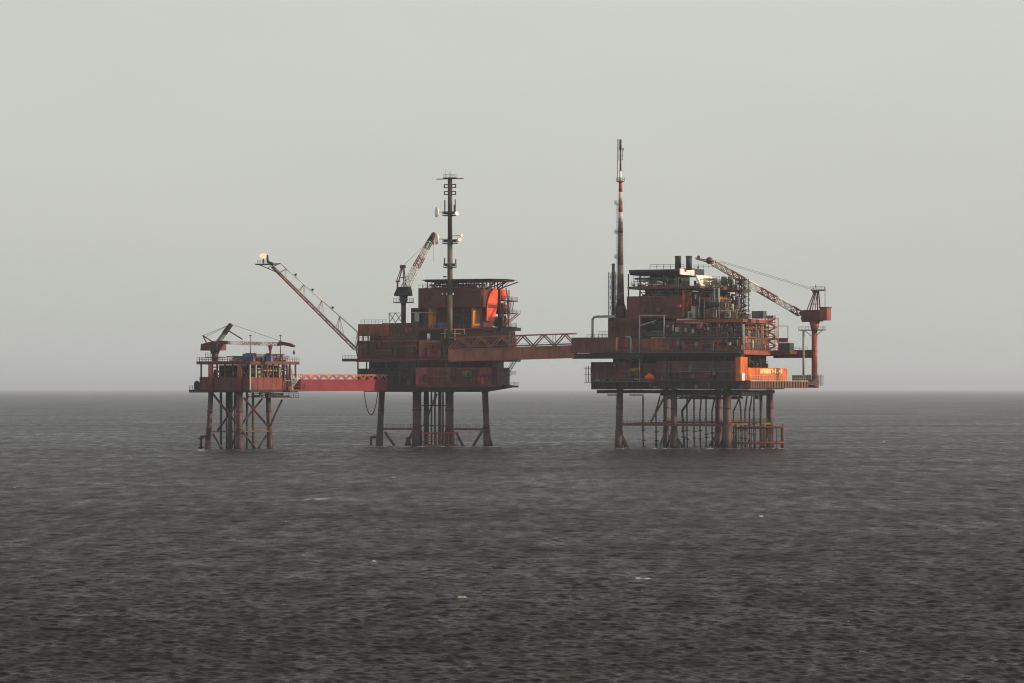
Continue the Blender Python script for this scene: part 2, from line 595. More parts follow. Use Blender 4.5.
# ------------------------------------------------------------------ sea
def build_sea():
    rng = np.random.default_rng(12)
    half = math.radians(11.2)
    fine = np.linspace(-half, half, 440)
    coarse = np.concatenate([np.linspace(half, math.radians(20), 12)[1:], np.linspace(math.radians(20), math.pi, 14)[1:]])
    ang = np.concatenate([-coarse[::-1], fine, coarse[:-1]])
    rad = [0.5, 8, 20, 40, 65, 90, 115, 135, 155, 170]
    r = 180.0
    while r < 60000:
        rad.append(r)
        if r < 1300:
            r += max(0.21, r * 0.00080)
        elif r < 6000:
            r *= 1.006
        else:
            r *= 1.05
    rad = np.array(rad)
    dr = np.gradient(rad)
    R, A = np.meshgrid(rad, ang, indexing='ij')
    X, Y = R * np.sin(A), R * np.cos(A)
    da = np.abs(np.gradient(ang))
    SP = np.maximum(dr[:, None] * np.ones_like(A), R * da[None, :])
    Z = np.zeros_like(X)
    DX = np.zeros_like(X)
    DY = np.zeros_like(X)
    wind = math.radians(255)           # the waves run obliquely towards the viewer
    nw = 64
    lam = np.exp(np.linspace(math.log(0.5), math.log(26), nw))
    for L in lam:
        k = 2 * math.pi / L
        spread = 0.62 if L < 6 else 0.4
        th = wind + rng.normal(0, spread)
        kx, ky = k * math.cos(th), k * math.sin(th)
        amp = 0.020 * L if L < 1.0 else 0.020 * (1.0 / L) ** 0.16
        amp *= rng.uniform(0.6, 1.25)
        ph = rng.uniform(0, 2 * math.pi)
        w = np.clip((L / SP - 2.2) / 1.8, 0, 1) * np.clip((1900 - R) / 900, 0, 1)
        if not np.any(w > 0):
            continue
        # groups: every train swells and fades over some of its own lengths
        g = 0.72 + 0.45 * np.sin((kx * 0.13 + ky * 0.05) * X + (ky * 0.11 - kx * 0.07) * Y + ph * 1.7)
        P = kx * X + ky * Y + ph
        a = amp * w * g
        Z += a * np.cos(P)
        q = 0.75
        DX -= q * a * np.sin(P) * kx / k
        DY -= q * a * np.sin(P) * ky / k
    foam = np.zeros_like(X)
    spots = [(310, 499, 22, 0.9, .75), (643, 579, 9, 1.0, .85), (655, 580, 5, .8, .8), (760, 516, 4, .9, .9), (376, 561, 5, 1.0, .9),
             (377, 566, 4, .9, .7), (45, 511, 8, 1.2, .8), (945, 435, 6, .8, 1.0), (884, 441, 4, .7, .9), (944, 500, 3, .9, .9),
             (996, 507, 4, .8, .75), (862, 651, 5, .8, .62), (110, 444, 7, .7, .8), (82, 454, 3, .6, .8), (97, 460, 4, .6, .8),
             (130, 456, 3, .6, .8), (549, 571, 16, 1.2, .5), (461, 597, 8, 1.3, .65), (113, 582, 4, 1.0, .6), (15, 488, 5, .9, .7),
             (694, 583, 4, 1.0, .7), (270, 522, 3, .8, .7), (805, 462, 3, .6, .7), (600, 453, 9, .5, .6), (540, 448, 12, .5, .6), (825, 552, 3, .9, .6),
             (73, 670, 5, 1.2, .5), (785, 493, 3, .8, .7), (380, 531, 3, .8, .6), (40, 448, 4, .6, .6), (968, 422, 5, .5, .7)]
    for px in (200, 206, 228, 240, 270, 371, 380, 404, 418, 425, 440, 451, 464, 486, 493, 618, 632, 655, 667, 675, 683, 708, 721, 728, 736, 764, 773, 783):
        spots.append((px + 1, (450 if px < 300 else 446.5 if px < 560 else 448.7), 6, .5, .95))
    spots += [(440, 446.5, 18, .4, .6), (462, 446.3, 8, .4, .9), (800, 449, 9, .4, .55)]
    rr = np.random.default_rng(5)
    for _ in range(90):
        yy = 400 + 280 * rr.random() ** 1.5
        spots.append((rr.uniform(0, 1024), yy, rr.uniform(2, 5), 0.3 + (yy - 400) / 520, rr.uniform(.4, .85)))
    rq = np.random.default_rng(9)
    for px, py, wpx, hpx, s in spots:
        d = CAM_Z * F_PX / (py - HZ)
        cx = (px - 512) / F_PX * d
        reach = 5 * hpx * d * d / (CAM_Z * F_PX) + 4 * wpx / F_PX * d + 8
        i0, i1 = np.searchsorted(rad, (math.hypot(cx, d) - reach, math.hypot(cx, d) + reach))
        sl = slice(i0, i1)
        for _q in range(3 if wpx > 3 else 1):
            jx, jy = rq.uniform(-.8, .8), rq.uniform(-1, 1)
            qx = cx + jx * wpx / F_PX * d
            qy = d + jy * hpx * d * d / (CAM_Z * F_PX) * .5
            lx, ly = wpx / F_PX * d * rq.uniform(.25, .6), max(.22, hpx * d * d / (CAM_Z * F_PX) * rq.uniform(.16, .3))
            fs = foam[sl]
            np.maximum(fs, s * rq.uniform(.7, 1.1) * np.exp(-(((X[sl] - qx) / lx) ** 2 + ((Y[sl] - qy - .2 * (X[sl] - qx)) / ly) ** 2)), out=fs)
        sx, sy = wpx / F_PX * d * 0.8, max(0.4, hpx * d * d / (CAM_Z * F_PX) * 0.42)
        ex = ((X[sl] - cx) / sx)
        ey = ((Y[sl] - d - 0.25 * (X[sl] - cx)) / sy)
        np.maximum(foam[sl], .55 * s * np.exp(-(ex * ex + ey * ey)), out=foam[sl])
    X2, Y2 = X + DX, Y + DY
    nr, na = X.shape
    co = np.stack([X2, Y2, Z], -1).reshape(-1, 3)
    i = np.arange(nr - 1)[:, None] * na
    j = np.arange(na)[None, :]
    jn = (j + 1) % na
    quads = np.stack([i + j, i + jn, i + na + jn, i + na + j], -1).reshape(-1, 4)
    quads = quads[:, ::-1]
    me = bpy.data.meshes.new('sea')
    me.vertices.add(len(co))
    me.vertices.foreach_set('co', co.astype(np.float32).ravel())
    me.loops.add(quads.size)
    me.loops.foreach_set('vertex_index', quads.astype(np.int32).ravel())
    me.polygons.add(len(quads))
    me.polygons.foreach_set('loop_start', (np.arange(len(quads)) * 4).astype(np.int32))
    me.polygons.foreach_set('loop_total', np.full(len(quads), 4, np.int32))
    me.polygons.foreach_set('use_smooth', np.ones(len(quads), bool))
    at = me.attributes.new('foam', 'FLOAT', 'POINT')
    at.data.foreach_set('value', foam.astype(np.float32).ravel())
    me.update()
    me.validate()
    o = bpy.data.objects.new('sea', me)
    COL.objects.link(o)
    o['kind'] = 'structure'
    o['label'] = 'dark grey choppy open sea with a few small whitecaps'

    m = bpy.data.materials.new('sea_water')
    m.use_nodes = True
    nt = m.node_tree
    nt.nodes.clear()
    lk = nt.links.new
    out = nd(nt, 'ShaderNodeOutputMaterial')
    b = nd(nt, 'ShaderNodeBsdfPrincipled')
    geo = nd(nt, 'ShaderNodeNewGeometry')
    mp = nd(nt, 'ShaderNodeMapping')
    mp.inputs['Rotation'].default_value = (0, 0, math.radians(14))
    mp.inputs['Scale'].default_value = (0.4, 1.0, 1.0)
    lk(geo.outputs['Position'], mp.inputs['Vector'])
    n1 = nd(nt, 'ShaderNodeTexNoise')
    n1.inputs['Scale'].default_value = 2.3
    n1.inputs['Detail'].default_value = 6
    n1.inputs['Roughness'].default_value = 0.62
    n1.inputs['Distortion'].default_value = 0.3
    lk(mp.outputs[0], n1.inputs['Vector'])
    bp = nd(nt, 'ShaderNodeBump')
    bp.inputs['Strength'].default_value = 1.0
    bp.inputs['Distance'].default_value = 0.2
    # broader waves carry the relief where the mesh grows coarse
    n4 = nd(nt, 'ShaderNodeTexNoise')
    n4.inputs['Scale'].default_value = 0.16
    n4.inputs['Detail'].default_value = 3
    n4.inputs['Roughness'].default_value = 0.6
    lk(mp.outputs[0], n4.inputs['Vector'])
    ln = nd(nt, 'ShaderNodeVectorMath', operation='LENGTH')
    lk(geo.outputs['Position'], ln.inputs[0])
    far = nd(nt, 'ShaderNodeMapRange')
    far.inputs['From Min'].default_value = 700
    far.inputs['From Max'].default_value = 2000
    far.inputs['To Min'].default_value = 0.0
    far.inputs['To Max'].default_value = 3.4
    lk(ln.outputs['Value'], far.inputs['Value'])
    ma = nd(nt, 'ShaderNodeMath', operation='MULTIPLY_ADD')
    lk(n4.outputs['Fac'], ma.inputs[0])
    lk(far.outputs[0], ma.inputs[1])
    lk(n1.outputs['Fac'], ma.inputs[2])
    lk(ma.outputs[0], bp.inputs['Height'])
    lk(bp.outputs[0], b.inputs['Normal'])
    b.inputs['Base Color'].default_value = (0.0115, 0.0092, 0.0083, 1)
    # gusts and cat's-paws: calmer and rougher patches from ten to some hundred metres across
    def patch(sx, sy, det, rot):
        q = nd(nt, 'ShaderNodeMapping')
        q.inputs['Rotation'].default_value = (0, 0, rot)
        q.inputs['Scale'].default_value = (sx, sy, 1)
        lk(geo.outputs['Position'], q.inputs['Vector'])
        t = nd(nt, 'ShaderNodeTexNoise')
        t.inputs['Scale'].default_value = 1.0
        t.inputs['Detail'].default_value = det
        t.inputs['Roughness'].default_value = 0.7
        lk(q.outputs[0], t.inputs['Vector'])
        return t
    na_, nb_ = patch(0.24, 0.05, 4, 0.1), patch(0.008, 0.012, 3, -0.2)
    ad = nd(nt, 'ShaderNodeMath', operation='MULTIPLY_ADD')
    lk(nb_.outputs['Fac'], ad.inputs[0])
    ad.inputs[1].default_value = 0.55
    lk(na_.outputs['Fac'], ad.inputs[2])
    mr = nd(nt, 'ShaderNodeMapRange')
    mr.inputs['From Min'].default_value = 0.60
    mr.inputs['From Max'].default_value = 0.95
    mr.inputs['To Min'].default_value = 0.25
    mr.inputs['To Max'].default_value = 0.52
    lk(ad.outputs[0], mr.inputs['Value'])
    lk(mr.outputs[0], b.inputs['Roughness'])
    b.inputs['IOR'].default_value = 1.33
    b.inputs['Specular IOR Level'].default_value = 0.10
    b.inputs['Specular Tint'].default_value = (1.0, 0.87, 0.90, 1)
    # foam
    fa = nd(nt, 'ShaderNodeAttribute', attribute_name='foam')
    n3 = nd(nt, 'ShaderNodeTexNoise')
    n3.inputs['Scale'].default_value = 1.9
    n3.inputs['Detail'].default_value = 5
    n3.inputs['Roughness'].default_value = 0.7
    lk(mp.outputs[0], n3.inputs['Vector'])
    ml = nd(nt, 'ShaderNodeMath', operation='MULTIPLY')
    lk(fa.outputs['Fac'], ml.inputs[0])
    lk(n3.outputs['Fac'], ml.inputs[1])
    rp = nd(nt, 'ShaderNodeMapRange')
    rp.inputs['From Min'].default_value = 0.18
    rp.inputs['From Max'].default_value = 0.40
    lk(ml.outputs[0], rp.inputs['Value'])
    df = nd(nt, 'ShaderNodeBsdfDiffuse')
    df.inputs['Color'].default_value = (0.72, 0.71, 0.68, 1)
    ms = nd(nt, 'ShaderNodeMixShader')
    lk(rp.outputs[0], ms.inputs[0])
    lk(b.outputs[0], ms.inputs[1])
    lk(df.outputs[0], ms.inputs[2])
    lk(ms.outputs[0], out.inputs['Surface'])
    me.materials.append(m)


build_sea()

# ------------------------------------------------------------------ the air
def build_haze():
    mb = MB().box(-61000, 61000, -61000, 61000, -2.5, 112)
    me = bpy.data.meshes.new('haze')
    me.from_pydata(mb.v, [], mb.f)
    m = bpy.data.materials.new('sea_haze')
    m.use_nodes = True
    nt = m.node_tree
    nt.nodes.clear()
    out = nd(nt, 'ShaderNodeOutputMaterial')
    pv = nd(nt, 'ShaderNodeVolumePrincipled')
    pv.inputs['Density'].default_value = 0.00007
    pv.inputs['Density Attribute'].default_value = ''
    pv.inputs['Color'].default_value = (0.68, 0.765, 0.90, 1)
    pv.inputs['Anisotropy'].default_value = 0.2
    nt.links.new(pv.outputs[0], out.inputs['Volume'])
    me.materials.append(m)
    o = bpy.data.objects.new('haze', me)
    COL.objects.link(o)
    o['kind'] = 'stuff'
    o['label'] = 'thin pale sea haze over the whole view'


build_haze()


# ------------------------------------------------------------------ shared builders
def leg(T, p_top, p_bot, r, mat=None, sleeve=None):
    """A jacket leg: upper column, thicker stained sleeve near the water, joint collars."""
    a, b = Vector(p_top), Vector(p_bot)
    r *= 1.14
    mat = LEG_RED if mat is not STEEL else STEEL
    mb = MB().tube(a, b, r, n=14)
    for t in (0.02, 0.30, 0.56):
        c = a.lerp(b, t)
        d = (b - a).normalized() * 0.35
        mb.tube(c - d, c + d, r * 1.08, n=14)
    o = T.part('leg', mb, mat)
    t0 = 0.62 if sleeve is None else sleeve
    s = MB().tube(a.lerp(b, t0), b, r * 1.18, r * 1.3, n=14)
    T.part('sleeve', s, MARINE, parent=o)
    return o


def brace(T, p, q, r=0.45, mat=MARINE):
    mat = MARINE
    T.part('brace', MB().tube(p, q, r, n=10), mat)


def walkway(T, pts, w=1.4, mat=RED_OLD, h=0.75, rails=True):
    mb = MB()
    for a, b in zip(pts, pts[1:]):
        mb.beam(a, b, w, h)
    o = T.part('walkway', mb, mat)
    if rails:
        up = Vector((0, 0, h / 2))
        T.part('railing', MB().rail([Vector(p) + up for p in pts], 1.2, 1.3, 0.1), mat, parent=o)
    return o


def riser(T, pts, r=0.22, flanges=4, seed=1):
    rnd = random.Random(seed)
    mb = MB().path(pts, r, 8)
    a, b = Vector(pts[-2]), Vector(pts[-1])
    for i in range(flanges):
        c = a.lerp(b, (i + rnd.random() * 0.7) / flanges)
        mb.tube(c - Vector((0, 0, .25)), c + Vector((0, 0, .25)), r * 2.1, n=8)
        mb.beam(c, c + Vector((1.0, 0.2, 0)), 0.22)
    T.part('riser', mb, BLACK)


def light_pole(fr, base, h, label):
    T = Thing(fr, 'light_pole', label, 'pole', base)
    b = Vector(base)
    T.part('pole', MB().tube(b, b + Vector((0, 0, h)), 0.16, 0.1, n=8), STEEL)
    T.part('lamp_head', MB().box(b.x - .4, b.x + .4, b.y - .2, b.y + .2, b.z + h - 0.05, b.z + h + .35), GREY)
    return T


def container(fr, px0, px1, py0, py1, v0, d, mat, name, label, cat='container'):
    u0, u1 = fr.u(px0, v0), fr.u(px1, v0)
    um = (u0 + u1) / 2
    z0, z1 = fr.z(py1, um, v0), fr.z(py0, um, v0)
    T = Thing(fr, name, label, cat, (um, v0 + d / 2, z0))
    mb = MB().box(u0, u1, v0, v0 + d, z0, z1)
    ribs_front(mb, u0 + 0.3, u1 - 0.3, v0, z0 + .15, z1 - .15, 0.7, 0.06)
    ribs_side(mb, u1, v0 + 0.3, v0 + d - 0.3, z0 + .15, z1 - .15, 0.7, 0.06)
    T.part('body', mb, mat)
    cp = MB()
    for a in (u0, u1):
        for b in (v0, v0 + d):
            cp.box(a - .1, a + .1, b - .12, b + .12, z0 + 0.01, z1 + .06)
    T.part('corner_posts', cp, STEEL)
    return T


def whip(T, base, h, r=0.06, mat=STEEL):
    b = Vector(base)
    T.part('whip_antenna', MB().tube(b, b + Vector((0, 0, h)), r, r * .5, n=5), mat)


# ================================================================== RIGHT PLATFORM
R = Frame(741, 1000, 25)
D_R = 42.0
TR = Thing(R, 'production_platform', 'largest rust red gas platform on six legs, crowded with pipes and an orange lettered wall', 'oil platform', (-26, 21, 0))
zr = lambda py: R.z(py, -26, 0)
uL = R.u(591, 0)
# --- jacket
u_legs = [R.u(620, 3), R.u(674, 3), R.u(727, 3)]
v_back = R.v(666, u_legs[0])
for i, u in enumerate(u_legs):
    lean = (-.6, 0, 0)[i]
    leg(TR, (u, 3, 20.5), (u + lean, 3, -3), (1.0, 0.95, 1.2)[i], RED_OLD, 0.5 if i == 2 else 0.62)
    leg(TR, (u, v_back, 20.5), (u + (0, 0, 0)[i], v_back, -3), (0.85, 1.0, 1.1)[i], RED_DK)
TR.part('caisson', MB().tube((R.u(761, 30), 30, 19), (R.u(761, 30), 30, -3), 0.55, n=10), STEEL)
zw = R.z(425, -20, 3)
walkway(TR, [(u_legs[0], 3, zw), (u_legs[1], 3, zw), (u_legs[2], 3, zw)])
walkway(TR, [(u_legs[0], v_back, zw + .4), (u_legs[1], v_back, zw + .4), (u_legs[2], v_back, zw + .4)])
walkway(TR, [(u_legs[0], 3, zw + .2), (u_legs[0], v_back, zw + .2)], rails=False)
walkway(TR, [(u_legs[2], 3, zw + .2), (u_legs[2], v_back, zw + .2)])
for i, u in enumerate(u_legs):
    for vv in (3, v_back):
        if i < 2:
            brace(TR, (u, vv, 5.2), (u + 4.2, vv, -1.5), 0.42)
            brace(TR, (u_legs[i + 1], vv, 5.2), (u_legs[i + 1] - 4.2, vv, -1.5), 0.42)
    brace(TR, (u, 3, 5.5), (u, 9, -1.5), 0.42)
    brace(TR, (u, v_back, 5.5), (u, v_back - 7, -1.5), 0.42)
brace(TR, (u_legs[2], 3.5, 6.0), (u_legs[2] + 3.0, 4, -1.5), 0.4)
st = MB().stair(R.pt(651, 422, 4.5), R.pt(664, 398, 4.5), 1.1)
TR.part('stair', st, STEEL)
# boat fender in front of the right-hand legs
vf = 6.0
TRf = TR.part('boat_fender', MB().tube(R.pt(735, 428, vf - .3), R.pt(783.5, 427, vf - .3), 0.42, n=10), RED_OLD)
for px in (736, 764, 783):
    TR.part('fender_post', MB().tube(R.pt(px, 424, vf), R.pt(px, 452, vf), 0.48, n=10), RED_OLD, parent=TRf)
TR.part('fender_beam', MB().tube(R.pt(735, 443, vf - .3), R.pt(783.5, 442.5, vf - .3), 0.36, n=10), RED, parent=TRf)
for i in range(11):
    px = 738.6 + i * 4.25
    TR.part('fender_bar', MB().tube(R.pt(px, 428, vf), R.pt(px, 449, vf), 0.17, n=6), RED_OLD, parent=TRf)
# risers
zu = R.z(397, -15, 8)
for i, (pxa, pxb, v) in enumerate([(692, 682, 8), (687, 687, 9), (701.5, 700, 10), (715, 712, 12), (740, 733.5, 12), (752, 749.5, 14), (754, 754, 15), (643, 643, 14), (660, 656, 20), (694, 694, 22), (706, 706, 25), (739, 741, 20), (747, 745, 24)]):
    a, b, c = R.pt(pxa, 396, v), R.pt((pxa + pxb) / 2, 404, v), R.pt(pxb, 411, v)
    d, e = R.pt(pxb + (1 if i == 0 else 0), 422, v), R.pt(pxb + (2.5 if i == 0 else .4), 452, v)
    riser(TR, [a, b, c, d, e], 0.42 if i == 0 else 0.28, 4, 30 + i)
# underdeck pipes
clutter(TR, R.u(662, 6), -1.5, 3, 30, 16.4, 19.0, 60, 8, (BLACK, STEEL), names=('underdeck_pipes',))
for px0, px1 in ((608, 622), (630, 643), (690, 742)):
    a, b = R.pt(px0, 395, 1), R.pt(px1, 395, 1)
    o = TR.part('underdeck_walkway', MB().beam(a, b, 1.0, 0.4), BLACK)
    rr = MB().rail([a, b], 1.7, 1.4, 0.1)
    TR.part('railing', rr, BLACK, parent=o)

# --- decks and storeys
mb = MB().box(uL, 0, 0.1, D_R, R.z(389.5, 0, 0), R.z(381, 0, 0))
ribs_front(mb, uL + .3, -.3, .1, R.z(389, 0, 0), R.z(381.5, 0, 0), 2.2, .25)
TR.part('deck', mb, BLACK, label='black lowest deck girder')
for u in np.arange(uL + 2, -1, 4.1):
    TR.part('deck_beam', MB().box(u - .3, u + .3, 1, D_R - 1, 18.4, 19.5), BLACK)
TR.part('pipe_rack', MB().box(R.u(660, 4), -1.5, 4, 30, 17.6, 19.62), BLACK)
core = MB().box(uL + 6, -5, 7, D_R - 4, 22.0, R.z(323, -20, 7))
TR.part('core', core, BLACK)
fwall(TR, R, 591, 632, 362, 381.3, 0.6, 6.5, RED_DK)
fwall(TR, R, 632, 672, 363, 373, 1.6, 6.5, RED_DK)
fwall(TR, R, 656, 741, 361, 381.3, 1.0, 6.5, RED_OLD)
fwall(TR, R, 632, 656, 373, 381.3, 3.0, 6.5, STEEL)
for px, py in ((624, 376.5), (711, 378), (693, 377)):
    TR.part('door', fb(R, px - 1.2, px + 1.2, py - 3.5, py + 3.2, 0.35, 0.7), GREY)
for px0, px1, py in ((595, 600, 380), (602.5, 604.2, 380.2), (610, 611.4, 380.2), (634, 638, 379.2)):
    TR.part('floodlight', fb(R, px0, px1, py - .7, py + .7, -0.25, 0.5), GALV)
o = TR.part('sign_board', fb(R, 627.5, 640, 368, 371.2, 0.2, 0.45), LETTER_DK, label='dull yellow sign board on the front wall')
# storey between
TR.part('deck', MB().box(uL - .5, 0.2, 0, D_R, R.z(354.8, 0, 0), R.z(352.2, 0, 0)), RED_DK)
fwall(TR, R, 614, 741, 338.5, 351.8, 0.2, 6.8, RED)
TR.part('girder', fb(R, 614, 741, 352.3, 356.5, -0.35, 1.2), BLACK)
for px in range(618, 742, 12):
    TR.part('column', MB().box(R.u(px, 1.5) - .2, R.u(px, 1.5) + .2, 1.3, 1.7, R.z(363, -20, 0), R.z(354.5, -20, 0)), RED_DK)
TR.part('recess_wall', fb(R, 613, 741, 355, 363, 4.0, 6.5), BLACK)  # black stands in for the shadow beneath the middle storey
for px, py in ((696.5, 345.5), (678, 341.5)):
    TR.part('door', fb(R, px - 1.2, px + 1.2, py - 3.2, py + 3.2, -0.1, 0.3), GALV)
# landing box towards the bridge
lb = MB()
u0, u1 = R.u(571.5, -5), R.u(616, -5)
lb.box(u0, u1, -5, 0.1, R.z(353, -55, -5), R.z(337.5, -55, -5))
ribs_front(lb, u0 + .3, u1 - .3, -5, R.z(353, -55, -5) + .1, R.z(337.5, -55, -5) - .1, 2.4)
o = TR.part('bridge_landing', lb, RED_OLD)
TR.part('landing_girder', fb(R, 572, 640, 353.3, 358.6, -4.6, 0.2), BLACK, parent=o)
TR.part('railing', MB().rail([R.pt(587, 337.5, -4.8), R.pt(614, 337.5, -4.8)], 1.0, 1.5), STEEL, parent=o)
front_services(TR, R, 593, 640, 363, 380.5, -0.1, 9, 201, (RED_OLD, STEEL, RED_DK, GREY))
front_services(TR, R, 656, 739, 362, 380.5, 0.3, 34, 202, (RED_OLD, STEEL, RED, GREY, BLACK))
front_services(TR, R, 618, 739, 339.5, 352, -0.5, 34, 203, (RED_OLD, STEEL, RED, GREY, BLACK))
front_services(TR, R, 667, 739, 322, 337, 0.7, 40, 204, (RED_OLD, STEEL, RED, GREY, BLACK, GALV))
front_services(TR, R, 609, 640, 319, 337, 0.3, 10, 205, (RED_OLD, STEEL, RED_DK))
front_services(TR, R, 642, 664, 319, 337, 3.6, 14, 206, (GREY, STEEL, BLUE, GREY))
front_services(TR, R, 592, 741, 382, 389, -0.5, 22, 207, (STEEL, BLACK, GREY))
TR.part('railing', MB().rail([R.pt(592, 381, -0.1), R.pt(739, 381, -0.1)], 1.1, 1.6, .09), STEEL)
TR.part('railing', MB().rail([R.pt(616, 352, -0.6), R.pt(739, 352, -0.6)], 1.1, 1.6, .09), RED_OLD)
for px0, px1, py, v_ in ((616, 739, 352.2, -1.7), (667, 739, 337.4, -1.3), (592, 655, 381.2, -1.4), (656, 739, 371, -.9)):
    go = TR.part('gallery', fb(R, px0, px1, py, py + .9, v_, .3), GREY)
    TR.part('railing', MB().rail([R.pt(px0, py, v_ + .1), R.pt(px1, py, v_ + .1)], 1.1, 1.5, .1), GREY, parent=go)
front_services(TR, R, 618, 739, 339.5, 351, -1.2, 26, 223, (RED, GREY, RED_OLD, GALV, ORANGE))
front_services(TR, R, 660, 739, 323, 336, -.4, 26, 224, (RED, GREY, RED_OLD, GALV, STEEL))
front_services(TR, R, 594, 739, 364, 380, -.7, 30, 225, (RED, GREY, RED_OLD, STEEL, RED_DK))
front_services(TR, R, 628, 680, 297, 314, 1.4, 12, 226, (RED, RED_OLD, RED_DK))
# left cage balcony
cg = MB()
for py in (368, 374, 382):
    cg.box(R.u(585.5, 3), R.u(591.5, 3), 1.5, 5, R.z(py, -57, 3) - .15, R.z(py, -57, 3))
for px in (586, 588.5, 591):
    for v in (1.6, 4.9):
        cg.box(R.u(px, v) - .1, R.u(px, v) + .1, v - .1, v + .1, R.z(383, -57, 3), R.z(366, -57, 3))
TR.part('cage_ladder', cg, STEEL)

# upper storey
TR.part('deck', MB().box(R.u(608, .4), 0.1, 0.4, D_R - .5, R.z(338.6, -20, 0), R.z(337.2, -20, 0)), STEEL)
fwall(TR, R, 608, 641, 318, 337.2, 1.0, 14, RED_DK)
fwall(TR, R, 641, 666, 318, 337.2, 4.5, 14, BLACK)
fwall(TR, R, 666, 691, 321, 337.2, 1.5, 10, RED_DK)
fwall(TR, R, 691, 741, 322, 330, 3.5, 10, BLACK)
fwall(TR, R, 691, 734, 330, 337.2, 2.5, 10, RED_DK)
fr_ = MB()
for a, b in (((639.5, 337), (639.5, 315.3)), ((639.5, 315.3), (666, 315.3)), ((664, 315.3), (664, 337)), ((639.5, 325.5), (648, 323)), ((648, 323), (656, 320.5)), ((639.5, 381), (639.5, 337)), ((651, 337.8), (666, 337.8))):
    fr_.beam(R.pt(*a, -.6), R.pt(*b, -.6), 0.32)
TR.part('service_frame', fr_, GALV)
TR.part('railing', MB().rail([R.pt(666, 337.2, -.2), R.pt(741, 337.2, -.2)], 1.1, 1.6), RED_OLD)
TR.part('railing', MB().rail([R.pt(641, 337.2, 0.2), R.pt(690, 337.2, 0.2)], 1.6, 3.2, 0.13), GREY)
gp = MB().path([R.pt(625.5, 337, -1.0), R.pt(629.5, 337.4, -1.0), R.pt(630.8, 339.5, -1.0), R.pt(631, 360, -1.0), R.pt(632.5, 361.8, -1.0)], 0.42, 10)
TR.part('swan_neck_pipe', gp, GREEN)
pp = MB().path([R.pt(592.5, 337.5, -2), R.pt(592.5, 319.5, -2), R.pt(594, 317.3, -2), R.pt(597, 316.6, -2), R.pt(614, 316.3, -2)], 0.42, 10)
TR.part('vent_pipe', pp, GREEN)
TR.part('railing', MB().rail([R.pt(599, 337.5, -1), R.pt(608, 337.5, -1)], 2.1, 1.2, 0.12), STEEL)

# --- stepped top: plain block, pipe storey, roof box
VB = 2.0
fwall(TR, R, 627, 681.5, 296, 318.2, VB, 16, RED_DK, rib=40)
uB = R.u(681.5, VB)
TR.part('side_cladding', MB().box(uB + .05, uB + .5, VB + .5, VB + 9, R.z(317, uB, VB), R.z(290, uB, VB)), ORANGE, label='sunlit orange side cladding')
TR.part('side_shed', MB().box(uB + .6, uB + 2.6, VB + 4, VB + 9, R.z(317.8, uB, VB), R.z(306, uB, VB)), YELLOW)
TR.part('deck', fb(R, 627.5, 700, 286.2, 288.6, 1.6, 16), RED_OLD)
for px in (628.5, 640, 652, 664, 676):
    for v in (2.0, 9.0):
        cl = MB().box(R.u(px, v) - .18, R.u(px, v) + .18, v - .18, v + .18, R.z(296.4, -25, v), R.z(273, -25, v))
        TR.part('column', cl, STEEL)
TR.part('recess_wall', fb(R, 645, 681, 288.6, 296.2, 6.0, 15.5), STEEL)
TR.part('recess_wall', fb(R, 650, 681, 274, 286.4, 7.5, 15.5), STEEL)
clutter(TR, R.u(629, 3), R.u(681, 3), 2.5, 6.8, R.z(286.2, -25, 3), R.z(277, -25, 3), 36, 21, (GALV, STEEL, GREY, GALV))
clutter(TR, R.u(638, 3), R.u(681, 3), 2.5, 5.5, R.z(296, -25, 3), R.z(289, -25, 3), 26, 22, (STEEL, GREY))
TR.part('header_pipe', MB().path([R.pt(647, 284.6, 2.2), R.pt(662, 284.4, 2.2), R.pt(662, 282, 2.2), R.pt(657, 281.6, 2.2)], 0.24, 8), WHITE)
TR.part('railing', MB().rail([R.pt(628, 286.2, 1.9), R.pt(681, 286.2, 1.9)], 1.1, 1.7), GREY)
rb = MB().prism([(1.0, R.z(269, -22, 1)), (1.0, R.z(271, -22, 1)), (1.9, R.z(274.2, -22, 1)), (15, R.z(274.2, -22, 1)), (15, R.z(269, -22, 1))], 0, R.u(629, 1), R.u(680, 1))
ro = TR.part('roof', rb, STEEL)
TR.part('railing', MB().rail([R.pt(650, 269, 1.6), R.pt(684, 269, 1.6)], 1.5, 2.6, 0.13), STEEL, parent=ro)
_us = R.u(680.5, 2.5) - .6
TR.part('roof_tank', MB().box(_us - 6, _us, 15.2, 26, R.z(276, _us, 15), R.z(268.3, _us, 15)), STEEL)
TR.part('railing', MB().rail([R.pt(694, 268.5, 8.2), R.pt(713, 268.5, 8.2)], 1.2, 1.8, 0.1), GREY)
uW = R.u(680, 1) + .05
TR.part('wind_screen', sb(R, 680.5, 694.5, 269.2, 275, uW + .4, uW), WHITE, label='white screen panel under the roof')
uS = R.u(696, 6)
zt, zb_ = R.z(275, uS, 8), R.z(287.3, uS, 8)
TR.part('sloping_screen', MB().prism([(uS, zt), (uS + 2.1, zb_), (uS + 1.7, zb_), (uS - .4, zt)], 1, 6.0, R.v(712, uS)), WHITE, label='white sloping screen lit by the sun')
# prism over v: outline given in (u, z)
for px in (678, 689):
    b = R.pt(px, 270, 5)
    s_ = MB().tube(b, R.pt(px, 256.2, 5), 1.02, n=16)
    s_.tube(R.pt(px, 257.2, 5), R.pt(px, 256.0, 5), 1.12, n=16)
    TR.part('exhaust_stack', s_, STEEL)
